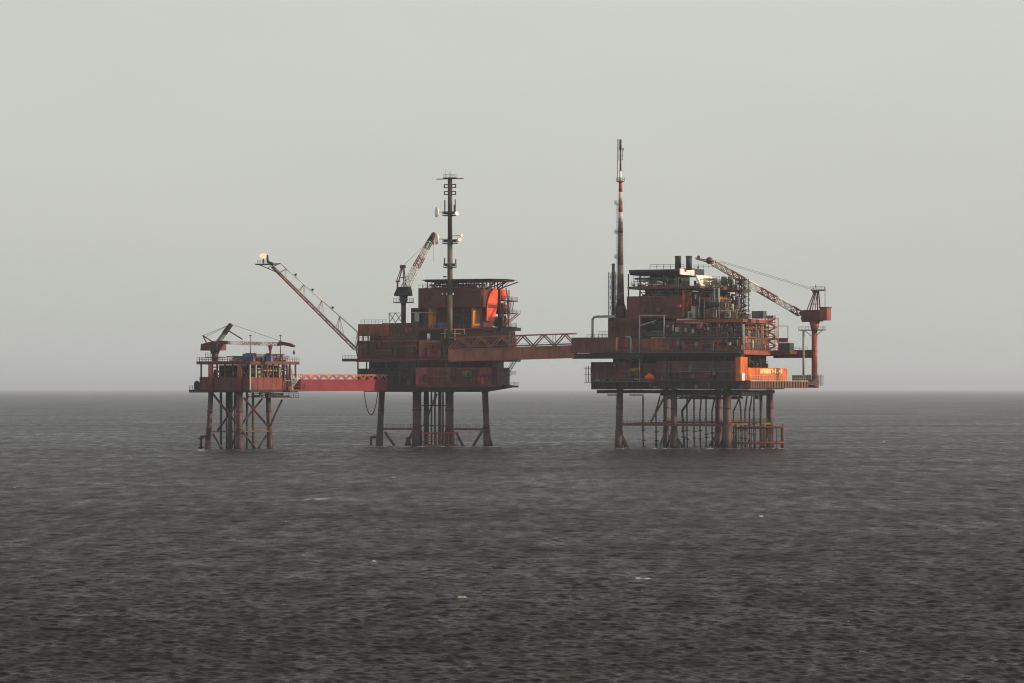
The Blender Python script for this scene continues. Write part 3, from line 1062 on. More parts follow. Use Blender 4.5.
# process tower right of the block
uP0, uP1 = R.u(690, 10), R.u(709, 10)
TR.part('core', MB().box(uB + .5, uP1, 11, 30, R.z(318.5, -12, 10), R.z(291, -12, 10)), STEEL)
TR.part('deck', MB().box(uB + .3, R.u(724, 6), 5.5, 32, R.z(290, -12, 8), R.z(287.6, -12, 8)), RED_OLD)
zf = R.z(318, -10, 4)
clutter(TR, uB + 3, uP1 + 4, 4.5, 11, zf, R.z(290.5, -12, 6), 60, 31, (STEEL, RED_OLD, GALV, ORANGE, GREY))
clutter(TR, uP1 - 1, uP1 + 5, 10, 27, zf, R.z(290.5, -12, 12), 70, 32, (STEEL, RED_OLD, GREY, STEEL, GALV))
clutter(TR, uB + 1, R.u(722, 8), 7, 26, R.z(287.4, -12, 8), R.z(278, -12, 8), 60, 33, (STEEL, GREY, GALV, RED_OLD))
for px in (714.5, 718.6):
    TR.part('standpipe', MB().tube(R.pt(px, 319, 4), R.pt(px, 288, 4), 0.33, n=10), GREEN)
TR.part('orange_panel', sb(R, 718, 727, 296, 302, uP1 + .6, uP1 + .3), ORANGE)
TR.part('blue_duct', MB().tube(R.pt(700, 304.5, 4.4), R.pt(722, 304.5, 4.4), 1.1, n=12), STEEL)
TR.part('railing', MB().rail([R.pt(690, 288, 5.7), R.pt(726, 288, 5.7)], 1.0, 1.6), GALV)
for px in (724, 730.5):
    b = R.pt(px, 286.5, 12)
    zz = R.z(277.5, b.x, 12) - b.z
    so_ = TR.part('silo', MB().lathe(b, [(0, .3), (.3, .3), (1.0, zz * .45), (1.0, zz), (.7, zz + .35), (0, zz + .4)], 14), GREY)
    for k in range(4):
        a = math.pi / 4 + k * math.pi / 2
        lg = MB().tube(b + Vector((math.cos(a) * .95, math.sin(a) * .95, -.2)), b + Vector((math.cos(a) * .95, math.sin(a) * .95, zz * .5)), .09, n=5)
        TR.part('silo_leg', lg, STEEL, parent=so_)
TR.part('deck', MB().box(R.u(719, 9), R.u(737, 9), 9, 16, R.z(290, -6, 9), R.z(288, -6, 9)), RED_OLD)
clutter(TR, R.u(720, 9), R.u(736, 9), 9.5, 15, R.z(318, -6, 9), R.z(290.2, -6, 9), 44, 35, (STEEL, RED_OLD, GREY, STEEL))
# right-hand roof deck
dk = MB().box(R.u(676, 1), 0.4, 0.9, 30, R.z(322, 0, 0), R.z(318.6, 0, 0))
o = TR.part('deck', dk, RED)
TR.part('railing', MB().rail([(R.u(720, .8), .8, R.z(318.6, 0, 0)), (.3, .8, R.z(318.6, 0, 0)), (.3, 29, R.z(318.6, 0, 0))], 1.1, 1.5), RED_OLD, parent=o)
clutter(TR, R.u(722, 3), -1, 2, 20, R.z(318.4, -3, 3), R.z(309, -3, 3), 34, 36, (GALV, STEEL, RED_OLD, GREY))

# right face, middle storeys: open steelwork with equipment
clutter(TR, -4.6, -0.4, 1.2, 21, R.z(350.2, 0, 3), R.z(322.6, 0, 3), 110, 41, (STEEL, GREY, RED_OLD, STEEL, GALV))
for v in (0.9, 7, 13.5, 20.5):
    TR.part('column', MB().box(-.5, 0, v - .25, v + .25, R.z(350.3, 0, v), R.z(322, 0, v)), RED_OLD)
TR.part('standpipe', MB().tube((0.6, 0.4, R.z(352, 0, 0)), (0.6, 0.4, R.z(324, 0, 0)), 0.5, n=10), GREEN)
dk = MB().box(-1.0, 0.8, 0.4, R.v(787, 0), R.z(354.6, 0, 10), R.z(350.3, 0, 10))
dk.box(-6, -1.0, 21, R.v(787, 0), R.z(354.6, 0, 10), R.z(352, 0, 10))
TR.part('deck', dk, RED)
TR.part('railing', MB().rail([(.7, .6, R.z(350.3, 0, 8)), (.7, 28, R.z(350.3, 0, 8))], 1.1, 1.6), RED_OLD)
clutter(TR, -4.6, -0.6, 3, 30, R.z(369, 0, 6), R.z(355, 0, 6), 50, 42, (STEEL, BLACK, RED_OLD))
OR_DULL = paint('dull_orange_steel_paint', (0.36, 0.10, 0.045), amount=0.45)
clutter(TR, -1.6, 0.1, 1.5, 20, R.z(350.2, 0, 3), R.z(323, 0, 3), 90, 43, (STEEL, OR_DULL, GREY, RED_OLD, GALV))
clutter(TR, -1.6, 0.0, 20, 29, R.z(350.2, 0, 14), R.z(319, 0, 14), 50, 44, (OR_DULL, OR_DULL, RED_OLD, GALV))
clutter(TR, uP1 + 1, R.u(732, 4), 2.5, 9, zf, R.z(297, -8, 4), 50, 45, (OR_DULL, STEEL, GREY, GALV, RED))
clutter(TR, uB + 1, uP1, 2.6, 5, zf, R.z(292, -12, 4), 50, 46, (OR_DULL, STEEL, RED_OLD, GALV, STEEL))
for k_ in range(5):
    sc_ = MB().rail([(0.9, 1 + k_ * .2, R.z(346 - 5.2 * k_, 0, 8)), (0.9, 24, R.z(346 - 5.2 * k_, 0, 8))], 1.0, 2.4, .1)
    TR.part('scaffold_rail', sc_, OR_DULL if k_ % 2 else GREY)
# orange wall with lettering
vO0, vO1 = R.v(748, 0), R.v(787, 0)
ow = sb(R, 748, 787, 368, 381, 0.1, -1.0)
ribs_side(ow, 0.1, vO0 + .4, vO1 - .3, R.z(381, 0, 15) + .1, R.z(368, 0, 15) - .1, 3.1, .07)
ribs = TR.part('lettered_wall', ow, ORANGE, label='orange wall with pale yellow lettering')
lettering(TR, R, 760, 782.5, 368.8, 373.4, 0.13, LETTER, 11, 4, parent=ribs)
TR.part('corner_wall', sb(R, 740.6, 747.5, 357, 381, 0.6, -1.2), ORANGE, label='tall orange corner wall')
TR.part('white_locker', sb(R, 742, 745, 373, 380.5, 1.4, 0.9), WHITE)
fwall(TR, R, 736, 741, 355, 381, -0.05, 3, RED_DK)

# --- right balcony and crane deck
vc = 38.0
uC = R.u(814.5, vc)
uE = R.u(819, 46)
zd = R.z(380.5, 0, 20)
bal = MB().prism([(0.05, 0.05), (3.2, 0.05), (3.2, 16), (uE, 34), (uE, 46), (0.05, 46)], 2, R.z(388, 0, 10), zd)
ribs_side(bal, 3.2, .3, 16, R.z(388, 0, 10) + .1, zd - .1, 2.0, .25)
for k_ in range(15):
    q_ = Vector((3.25, 16, 0)).lerp(Vector((uE + .05, 34, 0)), (k_ + .5) / 15)
    bal.box(q_.x - .12, q_.x + .2, q_.y - .14, q_.y + .14, R.z(388, 0, 10) + .1, zd - .1)
bo = TR.part('balcony', bal, RED_OLD)
TR.part('railing', MB().rail([(-.5, -.3, zd), (3.1, .1, zd), (3.1, 16, zd), (uE - .1, 34, zd), (uE - .1, 45.8, zd)], 1.6, 1.0, 0.11), GALV, parent=bo)
TR.part('lit_edge_strip', MB().beam((3.3, 0, zd - .15), (3.3, 16, zd - .15), .2, .3).beam((3.3, 16, zd - .15), (uE + .1, 34, zd - .15), .2, .3), GALV, parent=bo)  # pale strip stands in for sunlight along the balcony edge
cage = MB()
for h in (0, 1.2, 2.4):
    cage.rail([(uE, 34, zd - 1.6 + h), (uE + 2.2, 35, zd - 1.6 + h), (uE + 2.2, 44, zd - 1.6 + h), (uE, 45, zd - 1.6 + h)], 1.2, 1.2, .1)
cage.box(uE, uE + 2.2, 35, 44, zd - 1.7, zd - 1.5)
TR.part('cage', cage, GREY)
eq = MB().box(R.u(792, 34), R.u(808, 34), 34, 37, zd, R.z(375, 4, 34))
TR.part('machinery', eq, STEEL)
TR.part('underdeck_drops', MB().rail([(3.0, 0.3, R.z(388, 0, 10) - .9), (3.0, 16, R.z(388, 0, 10) - .9), (uE - .2, 34, R.z(388, 0, 10) - .9)], 1.0, 1.0, .08), GALV)
bm = MB().box(-2, uC, vc - 1.2, vc + 1.2, R.z(358, 5, vc), R.z(350, 5, vc))
bm.rail([(-2, vc - 1.1, R.z(350, 5, vc)), (uC - 2, vc - 1.1, R.z(350, 5, vc))], 1.0, 1.6)
TR.part('tie_beam', bm, RED_DK)
TR.part('standpipe', MB().tube(R.pt(803.5, 375, vc - 2.2), R.pt(803.5, 330, vc - 2.2), 0.4, n=8), GREEN)
hf = MB()
for a, b in (((777, 342), (777, 326)), ((777, 326), (788, 326)), ((788, 326), (788, 350)), ((777, 342), (788, 342))):
    hf.beam(R.pt(*a, 30), R.pt(*b, 30), 0.22)
TR.part('service_frame', hf, GALV)
TR.part('frame_screen', fb(R, 777, 788, 338, 342.5, 30.1, 30.4), RED)
TR.part('deck', fb(R, 774, 790, 351, 354, 27, 34), RED_DK)

# ---- things standing on it
def stair_tower(fr, px0, px1, py0, py1, v, w, label, mat, group=None, n=7, name='stair_tower'):
    u0, u1 = fr.u(px0, v), fr.u(px1, v)
    z0, z1 = fr.z(py1, u0, v), fr.z(py0, u0, v)
    T = Thing(fr, name, label, 'stair tower', ((u0 + u1) / 2, v + w / 2, z0))
    mb = MB()
    for a in (u0, u1):
        for b in (v, v + w):
            mb.beam((a, b, z0), (a, b, z1), 0.22)
    T.part('frame', mb, mat)
    for k in range(n + 1):
        z = z0 + (z1 - z0) * k / n
        lv = MB()
        for a0, b0, a1, b1 in ((u0, v, u1, v), (u1, v, u1, v + w), (u0, v + w, u1, v + w), (u0, v, u0, v + w)):
            lv.beam((a0, b0, z), (a1, b1, z), 0.16)
            if k < n:
                lv.beam((a0, b0, z + 1.0), (a1, b1, z + 1.0), 0.09)
        lv.box(u0, u0 + (u1 - u0) * .3, v, v + w, z - .04, z + .04) if k % 2 else lv.box(u1 - (u1 - u0) * .3, u1, v, v + w, z - .04, z + .04)
        if k < n:
            zn = z0 + (z1 - z0) * (k + 1) / n
            p, q = (u0 + .3, v + w / 2, z), (u1 - .3, v + w / 2, zn)
            if k % 2:
                p, q = (u1 - .3, v + w / 2, z), (u0 + .3, v + w / 2, zn)
            lv.stair(p, q, w * .4, (0, 1, 0), False)
        T.part('flight', lv, mat)
    return T


stair_tower(R, 765.5, 775, 318, 350.2, 24, 3.2, 'orange brown stair tower standing above the orange lettered wall', paint('rusty_orange_paint', (0.42, 0.13, 0.06), amount=0.4))
stair_tower(R, 735.5, 745, 279, 318.5, 12, 3.4, 'grey scaffold tower rising beside the two small silos', STEEL, n=9)
tw = MB()
for i in range(7):
    z = R.z(318 - i * 5.6, -2, 13)
    tw.rail([(R.u(746, 13), 13, z), (R.u(749.5, 13), 13, z)], 1.0, 1.2, .1)
TR.part('scaffold_brackets', tw, GREY)
for px in (737, 739.5, 741.5, 743.5):
    TR.part('standpipe', MB().tube(R.pt(px, 318, 11.6), R.pt(px, 276 + (px % 3), 11.6), 0.22, n=6), STEEL)
container(R, 752, 763, 311, 318.4, 6, 3, GREY, 'equipment_skid', 'grey boxy skid on the roof deck next to the scaffold tower')
container(R, 764.5, 772.5, 315.5, 318.4, 14, 2.5, GREEN, 'equipment_skid', 'low greenish skid at the end of the roof deck')
container(R, 779, 789.5, 343, 351, 27.5, 4, paint('dark_green_paint', (0.035, 0.055, 0.05), amount=.3), 'cargo_container', 'dark green cargo container beside the orange brown stair tower')

# orange rescue boat on the front
b = R.pt(649.5, 377.5, -1.2)
T = Thing(R, 'rescue_boat', 'small enclosed orange rescue boat hung on the front wall of the largest platform', 'boat', (b.x, b.y, b.z - 1.1))
hull = MB().lathe(b + Vector((-1.7, 0, 0)), [(0, 0), (.55, .15), (.95, .7), (1.1, 1.6), (1.05, 2.5), (.7, 3.2), (0, 3.4)], 14, axis=(1, 0, 0))
T.part('hull', hull, TANK_OR)
T.part('wheelhouse', MB().prism([(b.x - .7, b.z + .9), (b.x + .6, b.z + .9), (b.x + .4, b.z + 1.5), (b.x - .5, b.z + 1.5)], 1, b.y - .5, b.y + .5), TANK_OR)
T.part('davit', MB().path([b + Vector((-1.3, 1.7, .6)), b + Vector((-1.3, .8, 1.9)), b + Vector((-1.3, 0, 1.8)), b + Vector((-1.3, 0, .8))], .12, 6), STEEL)
T.part('davit', MB().path([b + Vector((1.3, 1.7, .6)), b + Vector((1.3, .8, 1.9)), b + Vector((1.3, 0, 1.8)), b + Vector((1.3, 0, .8))], .12, 6), STEEL)

# vent mast
vm = 4.0
bm_ = R.pt(620.5, 318, vm)
T = Thing(R, 'vent_mast', 'tall slender vent mast with red and white bands and a thin antenna top', 'mast', bm_)
ax = lambda py: Vector((bm_.x, vm, R.z(py, bm_.x, vm)))
prof = [(318, 1.9), (306, 1.4), (292, 1.15), (265, 1.0), (233, 0.84), (205, .72), (181, .58)]
for (a, ra), (c, rc) in zip(prof[:4], prof[1:5]):
    T.part('shaft', MB().tube(ax(a), ax(c), ra, rc, n=14), RED_DK if a > 300 else MAST_BR)
MAST_W = paint('weathered_white_mast_paint', (.5, .47, .42), amount=.4)
bands = [(233, 222, RED_OLD), (222, 212, MAST_W), (212, 202, RED), (202, 192, MAST_W), (192, 181, RED)]
for a, c, m in bands:
    f = lambda p: .58 + (.84 - .58) * (p - 181) / 52
    T.part('band', MB().tube(ax(a), ax(c), f(a), f(c), n=14), m)
T.part('tip', MB().tube(ax(181), ax(171), .5, .42, n=10), WHITE)
T.part('tip', MB().tube(ax(171), ax(150), .36, .28, n=8), RED_DK)
T.part('tip', MB().tube(ax(150), ax(139.5), .42, .4, n=8), STEEL)
an = MB()
for dx, p0, p1 in ((-1.15, 182, 139), (-.6, 160, 139), (.7, 160, 148), (1.15, 151, 148)):
    an.tube(ax(p0) + Vector((dx, 0, 0)), ax(p1) + Vector((dx, 0, 0)), .1, n=5)
for py in (160, 156, 148, 171):
    an.beam(ax(py) + Vector((-1.2, 0, 0)), ax(py) + Vector((1.1, 0, 0)), .1)
T.part('antenna', an, STEEL)
for py in (181.5, 204, 233, 258):
    pf = MB().lathe(ax(py), [(0.5, -.4), (1.5, 0), (1.5, .15), (.5, .15)], 12)
    w = 1.5 if py != 258 else 1.7
    ring = [ax(py) + Vector((math.cos(k * math.pi / 4) * w, math.sin(k * math.pi / 4) * w, .15)) for k in range(9)]
    if py == 181.5:
        T.part('platform', pf, RED)
    else:
        ring = ring[2:7]
        pf = MB().box(bm_.x - 1.9, bm_.x - .6, vm - .9, vm + .9, ax(py).z - .1, ax(py).z + .1)
        ring = [Vector((bm_.x - .6, vm - .9, ax(py).z)), Vector((bm_.x - 1.9, vm - .9, ax(py).z)), Vector((bm_.x - 1.9, vm + .9, ax(py).z))]
        T.part('platform', pf, STEEL)
    T.part('platform_railing', MB().rail(ring, 1.1, 1.0, .08), STEEL)
ld = MB()
x = bm_.x - 1.35
ld.beam((x - .25, vm, bm_.z), (x - .25, vm, ax(204).z), .07)
ld.beam((x + .25, vm, bm_.z), (x + .25, vm, ax(204).z), .07)
z = bm_.z
while z < ax(204).z:
    ld.beam((x - .25, vm, z), (x + .25, vm, z), .05)
    if int(z * 2) % 3 == 0:
        ld.beam((x, vm, z), (bm_.x, vm, z), .07)
    z += .5
T.part('ladder', ld, STEEL)
for s in (-1, 1):
    T.part('strut', MB().beam(ax(300) + Vector((s * .8, 0, 0)), ax(318) + Vector((s * 3.0, 0, 0)), .35), RED_DK)
T.part('base_gusset', MB().prism([(bm_.x + .9, ax(305).z), (bm_.x + 3.0, bm_.z), (bm_.x + .9, bm_.z)], 1, vm - .3, vm + .3), RED_DK)

b = R.pt(613.3, 318, vm - 1)
T = Thing(R, 'exhaust_column', 'dark exhaust column inside a square lattice beside the tall vent mast', 'chimney', b)
T.part('pipe', MB().tube(b, R.pt(613.3, 264.5, vm - 1), .52, n=12), STEEL)
T.part('lattice', truss(MB(), b, R.pt(613.3, 272, vm - 1), 2.6, 2.4, n=9, r=.12, rl=.08), STEEL)
T.part('cap', MB().tube(R.pt(613.3, 265.2, vm - 1), R.pt(613.3, 263.6, vm - 1), .6, n=12), STEEL)
b2 = b + Vector((1.75, .6, 0))
T.part('drain_pipe', MB().tube(b2, (b2.x, b2.y, R.z(256.5, b2.x, b2.y)), .3, n=8), GALV)


# ------------------------------------------------------------------ cranes
def boom_sections(T, p, q, w0, h0, w1, h1, cuts, mats, n=16, r=.13, rl=.08):
    for (a, b), m in zip(zip(cuts, cuts[1:]), mats):
        T.part('boom_section', truss(MB(), p, q, w0, h0, w1, h1, n, r, rl, a, b), m)


def crane_right():
    b = Vector((uC, vc, zd))
    T = Thing(R, 'pedestal_crane', 'red pedestal crane on the overhanging deck of the largest platform, boom raised over its roof', 'crane', b)
    z = lambda py: R.z(py, uC, vc)
    ped = MB().tube(b, (uC, vc, z(331)), 1.0, n=18)
    ped.tube((uC, vc, z(331)), (uC, vc, z(321)), 1.05, 1.9, n=18)
    ped.tube(b, b + Vector((0, 0, .4)), 1.5, n=18)
    for py in (351, 358):
        ped.tube((uC, vc, z(py)), (uC, vc, z(py) + .35), 1.15, n=18)
    T.part('pedestal', ped, RED)
    pl = MB()
    pl.box(uC - 5.2, uC + 3.6, vc - 2, vc + 2, z(330.5), z(329.6))
    po = T.part('access_platform', pl, RED_OLD)
    T.part('platform_railing', MB().rail([(uC - 5.1, vc - 1.9, z(329.6)), (uC + 3.5, vc - 1.9, z(329.6)), (uC + 3.5, vc + 1.9, z(329.6))], 1.1, 1.2, .09), GREY, parent=po)
    for s in (-1, 1):
        T.part('platform_strut', MB().beam((uC + s * .9, vc - 1, z(336)), (uC + s * 3.2, vc - 1, z(330.3)), .2), RED_OLD)
    hs = MB().prism([(uC - 4.8, z(312.5)), (uC - 4.8, z(315)), (uC - 1.8, z(321.5)), (uC + 2.6, z(321.5)), (uC + 2.6, z(310)), (uC - 3.6, z(310))], 1, vc - 1.8, vc + 1.8)
    T.part('slewing_frame', hs, RED_DK)
    T.part('machinery_house', MB().box(uC + 2.6, uC + 5.2, vc - 2.2, vc + 2.2, z(320.5), z(308)), RED)
    T.part('house_roof', MB().box(uC + 2.3, uC + 5.5, vc - 2.4, vc + 2.4, z(308), z(307.2)), STEEL)
    cabm = MB().prism([(uC - 3.4, z(322)), (uC - 1.2, z(322)), (uC - 1.2, z(314)), (uC - 3.0, z(314)), (uC - 3.8, z(318))], 1, vc - 3.4, vc - 1.85)
    co = T.part('cab', cabm, RED_DK)
    T.part('cab_window', MB().box(uC - 2.9, uC - 1.4, vc - 3.44, vc - 3.41, z(319), z(315)), STEEL, parent=co)
    top = Vector((uC + .9, vc, z(290)))
    af = MB()
    for s in (-1, 1):
        af.beam((uC - 2.2, vc + s * 1.4, z(310)), top + Vector((-.6, s * .5, 0)), .34)
        af.beam((uC + 1.6, vc + s * 1.4, z(310)), top + Vector((.4, s * .5, 0)), .34)
        af.beam((uC - .3, vc + s * 1.4, z(310)), top + Vector((0, s * .5, 0)), .22)
        for t in (.3, .6):
            af.beam(Vector((uC - 2.2, vc + s * 1.4, z(310))).lerp(top, t), Vector((uC + 1.6, vc + s * 1.4, z(310))).lerp(top, t), .18)
    af.beam((uC + 3.8, vc, z(308)), (uC + 3.8, vc, z(287)), .16)
    T.part('a_frame', af, RED_OLD)
    hd = MB().box(uC - 1.0, uC + 3.9, vc - .9, vc + .9, z(291), z(289.6))
    hd.rail([(uC - 1, vc - .9, z(289.6)), (uC + 3.9, vc - .9, z(289.6))], 1.0, .9, .09)
    hd.box(uC - .6, uC + .9, vc - .5, vc + .5, z(293), z(290.5))
    hd.tube((uC + .4, vc, z(288)), (uC + .4, vc, z(284.5)), .12, n=5)
    T.part('frame_head', hd, GREY)
    p, q = R.pt(800, 313.5, vc), R.pt(713, 262.5, vc)
    cuts = [0, .1, .26, .46, .62, .8, 1.0]
    PINK = paint('faded_pink_paint', (.50, .36, .32), amount=.3)
    boom_sections(T, p, q, 1.5, 2.0, 1.7, 1.9, cuts, [RED_DK, WHITE, RED, WHITE, RED, PINK], 30, .19, .12)
    h0, h1 = q, R.pt(695.5, 258.3, vc)
    T.part('boom_head', MB().ball(R.pt(709.3, 260.6, vc), 1.25, 12, 8), RED_DK)
    T.part('jib', truss(MB(), h0, h1, .9, .9, .4, .4, 6, .15, .09), RED_OLD)
    T.part('jib_sheave', MB().tube(R.pt(698.5, 257, vc - .3), R.pt(698.5, 257, vc + .5), .55, n=10), RED_DK)
    for dz in (0, .5):
        T.part('luffing_rope', MB().tube(top + Vector((-.6, 0, dz - .2)), R.pt(720, 265, vc) + Vector((0, 0, dz + 1.0)), .065, n=4), STEEL)
    hk = R.pt(698, 259, vc)
    T.part('hoist_rope', MB().tube(hk, hk - Vector((0, 0, 2.6)), .05, n=4), STEEL)
    T.part('hook', MB().lathe(hk - Vector((0, 0, 3.4)), [(0, 0), (.2, .1), (.3, .5), (.15, .85), (0, .9)], 8), STEEL)


crane_right()


# ================================================================== MIDDLE PLATFORM
M = Frame(496, 1040, 20)
TM = Thing(M, 'quarters_platform', 'middle rust red platform on four legs, with the flat helideck and a sunlit orange vessel', 'oil platform', (-24, 9, 0))
D_M = 17.0
zm = lambda py, v=0.0: M.z(py, -20, v)
uML = M.u(357, 0)
# jacket
for px, r, sp in ((382, .95, -1.2), (417, 1.35, 0), (449.5, 1.25, 0), (485, .95, 1.0)):
    u = M.u(px, 5)
    leg(TM, (u, 5, zm(391)), (u + sp, 5, -3), r, RED_DK if px > 390 else STEEL, .62)
for px in (426, 440):
    u = M.u(px, 13)
    leg(TM, (u, 13, zm(391)), (u, 13, -3), .5, STEEL, .7)
for px0, py0, px1, py1 in ((385, 432, 396, 448), (413, 432, 404, 448), (482, 431, 472, 448), (456, 432, 464, 448), (487, 426, 492, 447), (378, 437, 371, 437), (371, 437, 371, 450)):
    brace(TM, M.pt(px0, py0, 5), M.pt(px1, py1, 5), .45)
zw = M.z(429, -20, 5)
for a, b in ((383, 414), (453, 483)):
    walkway(TM, [(M.u(a, 4.4), 4.4, zw), (M.u(b, 4.4), 4.4, zw)])
for i, px in enumerate((424.5, 428, 431.5, 435, 439, 443)):
    u = M.u(px, 8 + i % 2 * 2)
    TM.part('conductor', MB().tube((u, 8 + i % 2 * 2, zm(391)), (u, 8 + i % 2 * 2, -3), .33, n=8), STEEL)
for py in (405, 425, 441):
    TM.part('conductor_guide', MB().box(M.u(421, 8), M.u(446, 8), 7.2, 10.8, M.z(py, -22, 8) - .35, M.z(py, -22, 8)), RED_OLD if py > 410 else STEEL)
lp = MB().rail([M.pt(424, 445, 3), M.pt(457, 445, 3)], 4.0, 1.5, .24)
lp.beam(M.pt(423, 433, 3), M.pt(458, 433, 3), 1.0, .45)
lp.beam(M.pt(423, 445, 3), M.pt(458, 445, 3), .8, .4)
TM.part('boat_landing', lp, RED)
TM.part('stair', MB().stair(M.pt(424, 425, 6.5), M.pt(437, 394, 6.5), 1.0), STEEL)
TM.part('valve_cluster', MB().lathe(M.pt(408, 447, 2.6), [(0, -1), (.9, -1), (1.1, 1.2), (.7, 3), (.3, 3.6), (0, 3.6)], 10), BLACK)
# hull of decks
ub = M.u(492, 0)
TM.part('deck', MB().prism([(uML + .5, zm(390)), (M.u(366, 0), zm(392)), (M.u(470, 0), zm(392)), (0, zm(387.5)), (0, zm(385)), (uML + .5, zm(385))], 1, 0.1, D_M), BLACK, label='black lowest deck')
TM.part('core', MB().box(uML + 3, -3, 5.5, D_M - 1, zm(386, 5), zm(338, 5)), RED_DK)
# lower storey
fwall(TM, M, 416, 491, 367.5, 386, 0.3, 5.6, RED)
fwall(TM, M, 357.5, 400, 368.5, 388, 1.5, 5.6, BLACK)
fwall(TM, M, 398, 416.5, 362, 388, 2.2, 5.6, STEEL)
clutter(TM, M.u(372, .5), M.u(416, .5), 0.3, 1.5, zm(389), zm(364), 40, 51, (BLACK, STEEL, RED_DK))
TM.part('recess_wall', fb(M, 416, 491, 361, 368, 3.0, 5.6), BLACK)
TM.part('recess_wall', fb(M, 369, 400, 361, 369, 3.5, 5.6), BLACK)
for px in (418.5, 432, 446, 460, 474, 488):
    TM.part('column', MB().box(M.u(px, .6) - .22, M.u(px, .6) + .22, .4, .9, zm(368), zm(361)), RED_DK)
for px in (357.8, 366.5, 372, 378, 386):
    TM.part('column', MB().box(M.u(px, 1.6) - .2, M.u(px, 1.6) + .2, 1.5, 1.9, zm(369), zm(361)), STEEL)
for px in (440, 445.5, 452, 477):
    TM.part('wall_rib', fb(M, px - .9, px + .9, 367.8, 385.6, -.1, .35), RED_DK)
lw = TM.part('wall_panel', fb(M, 455, 476, 369, 384, 0.02, .28), RED_OLD)
lettering(TM, M, 463, 472.5, 371, 375.5, 0, LETTER_DK, 5, 9, parent=lw, face='front', v=0.01)
TM.part('hydrant', MB().lathe(M.pt(482.5, 384.5, -.7), [(0, 0), (.6, 0), (.75, .9), (.45, 1.4), (.7, 2.0), (.5, 2.5), (0, 2.6)], 10), TANK_OR)
TM.part('ledge', fb(M, 416, 500, 384.8, 387.2, -1.2, .25), RED_DK)
TM.part('railing', MB().rail([M.pt(416, 384.8, -1.1), M.pt(499, 384.8, -1.1)], 1.1, 1.5), RED_OLD)
front_services(TM, M, 418, 490, 368.5, 384, -0.35, 20, 211, (RED_OLD, STEEL, RED, RED_DK))
front_services(TM, M, 358, 415, 341, 358, 0.1, 20, 212, (RED_OLD, STEEL, BLACK, RED))
front_services(TM, M, 420, 454, 341, 357, -0.3, 12, 213, (RED_OLD, STEEL, RED_BR))
front_services(TM, M, 358, 417, 325, 338, 0.3, 14, 214, (RED_OLD, STEEL, RED))
front_services(TM, M, 437, 470, 309, 327, 4.2, 12, 215, (RED_OLD, STEEL, RED, GREY))
for px0, px1, py, v_ in ((417, 452, 358.6, -1.6), (358, 417, 340.6, -.6), (420, 483, 328.2, -.6)):
    go = TM.part('gallery', fb(M, px0, px1, py, py + .9, v_, .3), RED)
    TM.part('railing', MB().rail([M.pt(px0, py, v_ + .1), M.pt(px1, py, v_ + .1)], 1.1, 1.5, .1), RED_OLD, parent=go)
front_services(TM, M, 418, 490, 369, 384, -.8, 16, 231, (RED, RED_OLD, GREY, RED_BR))
front_services(TM, M, 358, 440, 341, 357, -.5, 20, 232, (RED, RED_OLD, GREY, RED_BR))
front_services(TM, M, 420, 482, 289, 306, .5, 14, 233, (RED, RED_OLD, RED_DK))
# right end, lower: open stair
TM.part('end_platform', MB().box(0, 3.6, 1.5, 13, zm(387.5), zm(385.6)), BLACK)
TM.part('stair', MB().stair((0.6, 2, zm(385.6)), (2.8, 11, zm(362)), 1.1, (1, 0, 0)), GREY)
er = MB().rail([(3.5, 1.6, zm(385.6)), (3.5, 12.9, zm(385.6))], 1.2, 1.2)
er.rail([(-.5, 1.6, zm(375)), (4.8, 1.6, zm(375)), (4.8, 7, zm(375))], 1.2, 1.2)
er.beam((4.8, 1.6, zm(375)), (0, 1.6, zm(385)), .25)
er.beam((-.5, 1.7, zm(375)), (4.8, 1.7, zm(375)), .5, .2)
TM.part('railing', er, GREY)
fwall(TM, M, 491, 497, 367.5, 386, 1.5, 14, RED_DK)
# middle deck and storey
TM.part('deck', MB().box(uML - .4, M.u(504, 0), -0.4, D_M, zm(361.6), zm(358.8)), RED_DK)
TM.part('edge_light_rail', MB().beam((M.u(408, -.6), -.6, zm(359)), (M.u(452, -.6), -.6, zm(359)), .35), GREY)
fwall(TM, M, 357.5, 416, 340.5, 358.8, 0.6, 5.8, RED_DK)
fwall(TM, M, 419, 440, 340, 357.5, 0.2, 5.8, RED)
fwall(TM, M, 440, 456, 336, 358.8, 2.2, 5.8, RED_DK)
clutter(TM, M.u(440, 0), M.u(458, 0), 0, 2.1, zm(358.6), zm(338), 26, 52, (RED_OLD, STEEL, RED_OLD))
fwall(TM, M, 456, 508, 331.5, 350, 1.0, 8, RED_OLD)
ubr = M.u(508, 1)
TM.part('pipe_bundle', MB().path([M.pt(460, 345, .4), M.pt(486, 345, .4), M.pt(486, 348, .4)], .3, 8), RED_BR)
TM.part('pipe_bundle', MB().path([M.pt(462, 341.5, .4), M.pt(500, 341.5, .4)], .2, 8), RED_BR)
TM.part('vessel', MB().lathe(M.pt(466, 345.6, .2), [(0, 0), (.6, .1), (.8, .5), (.8, 5.5), (.6, 5.9), (0, 6)], 12, axis=(1, 0, 0)), RED_BR)
for px in (470, 481, 492):
    TM.part('vessel_saddle', fb(M, px - .5, px + .5, 344, 350, .4, 1.0), RED)
TM.part('drum', MB().lathe(M.pt(423.3, 358, -.6), [(0, 0), (.5, 0), (.62, 1.2), (.5, 2.4), (0, 2.5)], 10), RED_BR)
TM.part('railing', MB().rail([M.pt(416, 358.8, -.3), M.pt(450, 358.8, -.3)], 1.1, 1.5), GREY)
TM.part('white_drum', MB().tube(M.pt(428.8, 339.5, .6), M.pt(428.8, 333.5, .6), .6, n=12), WHITE)
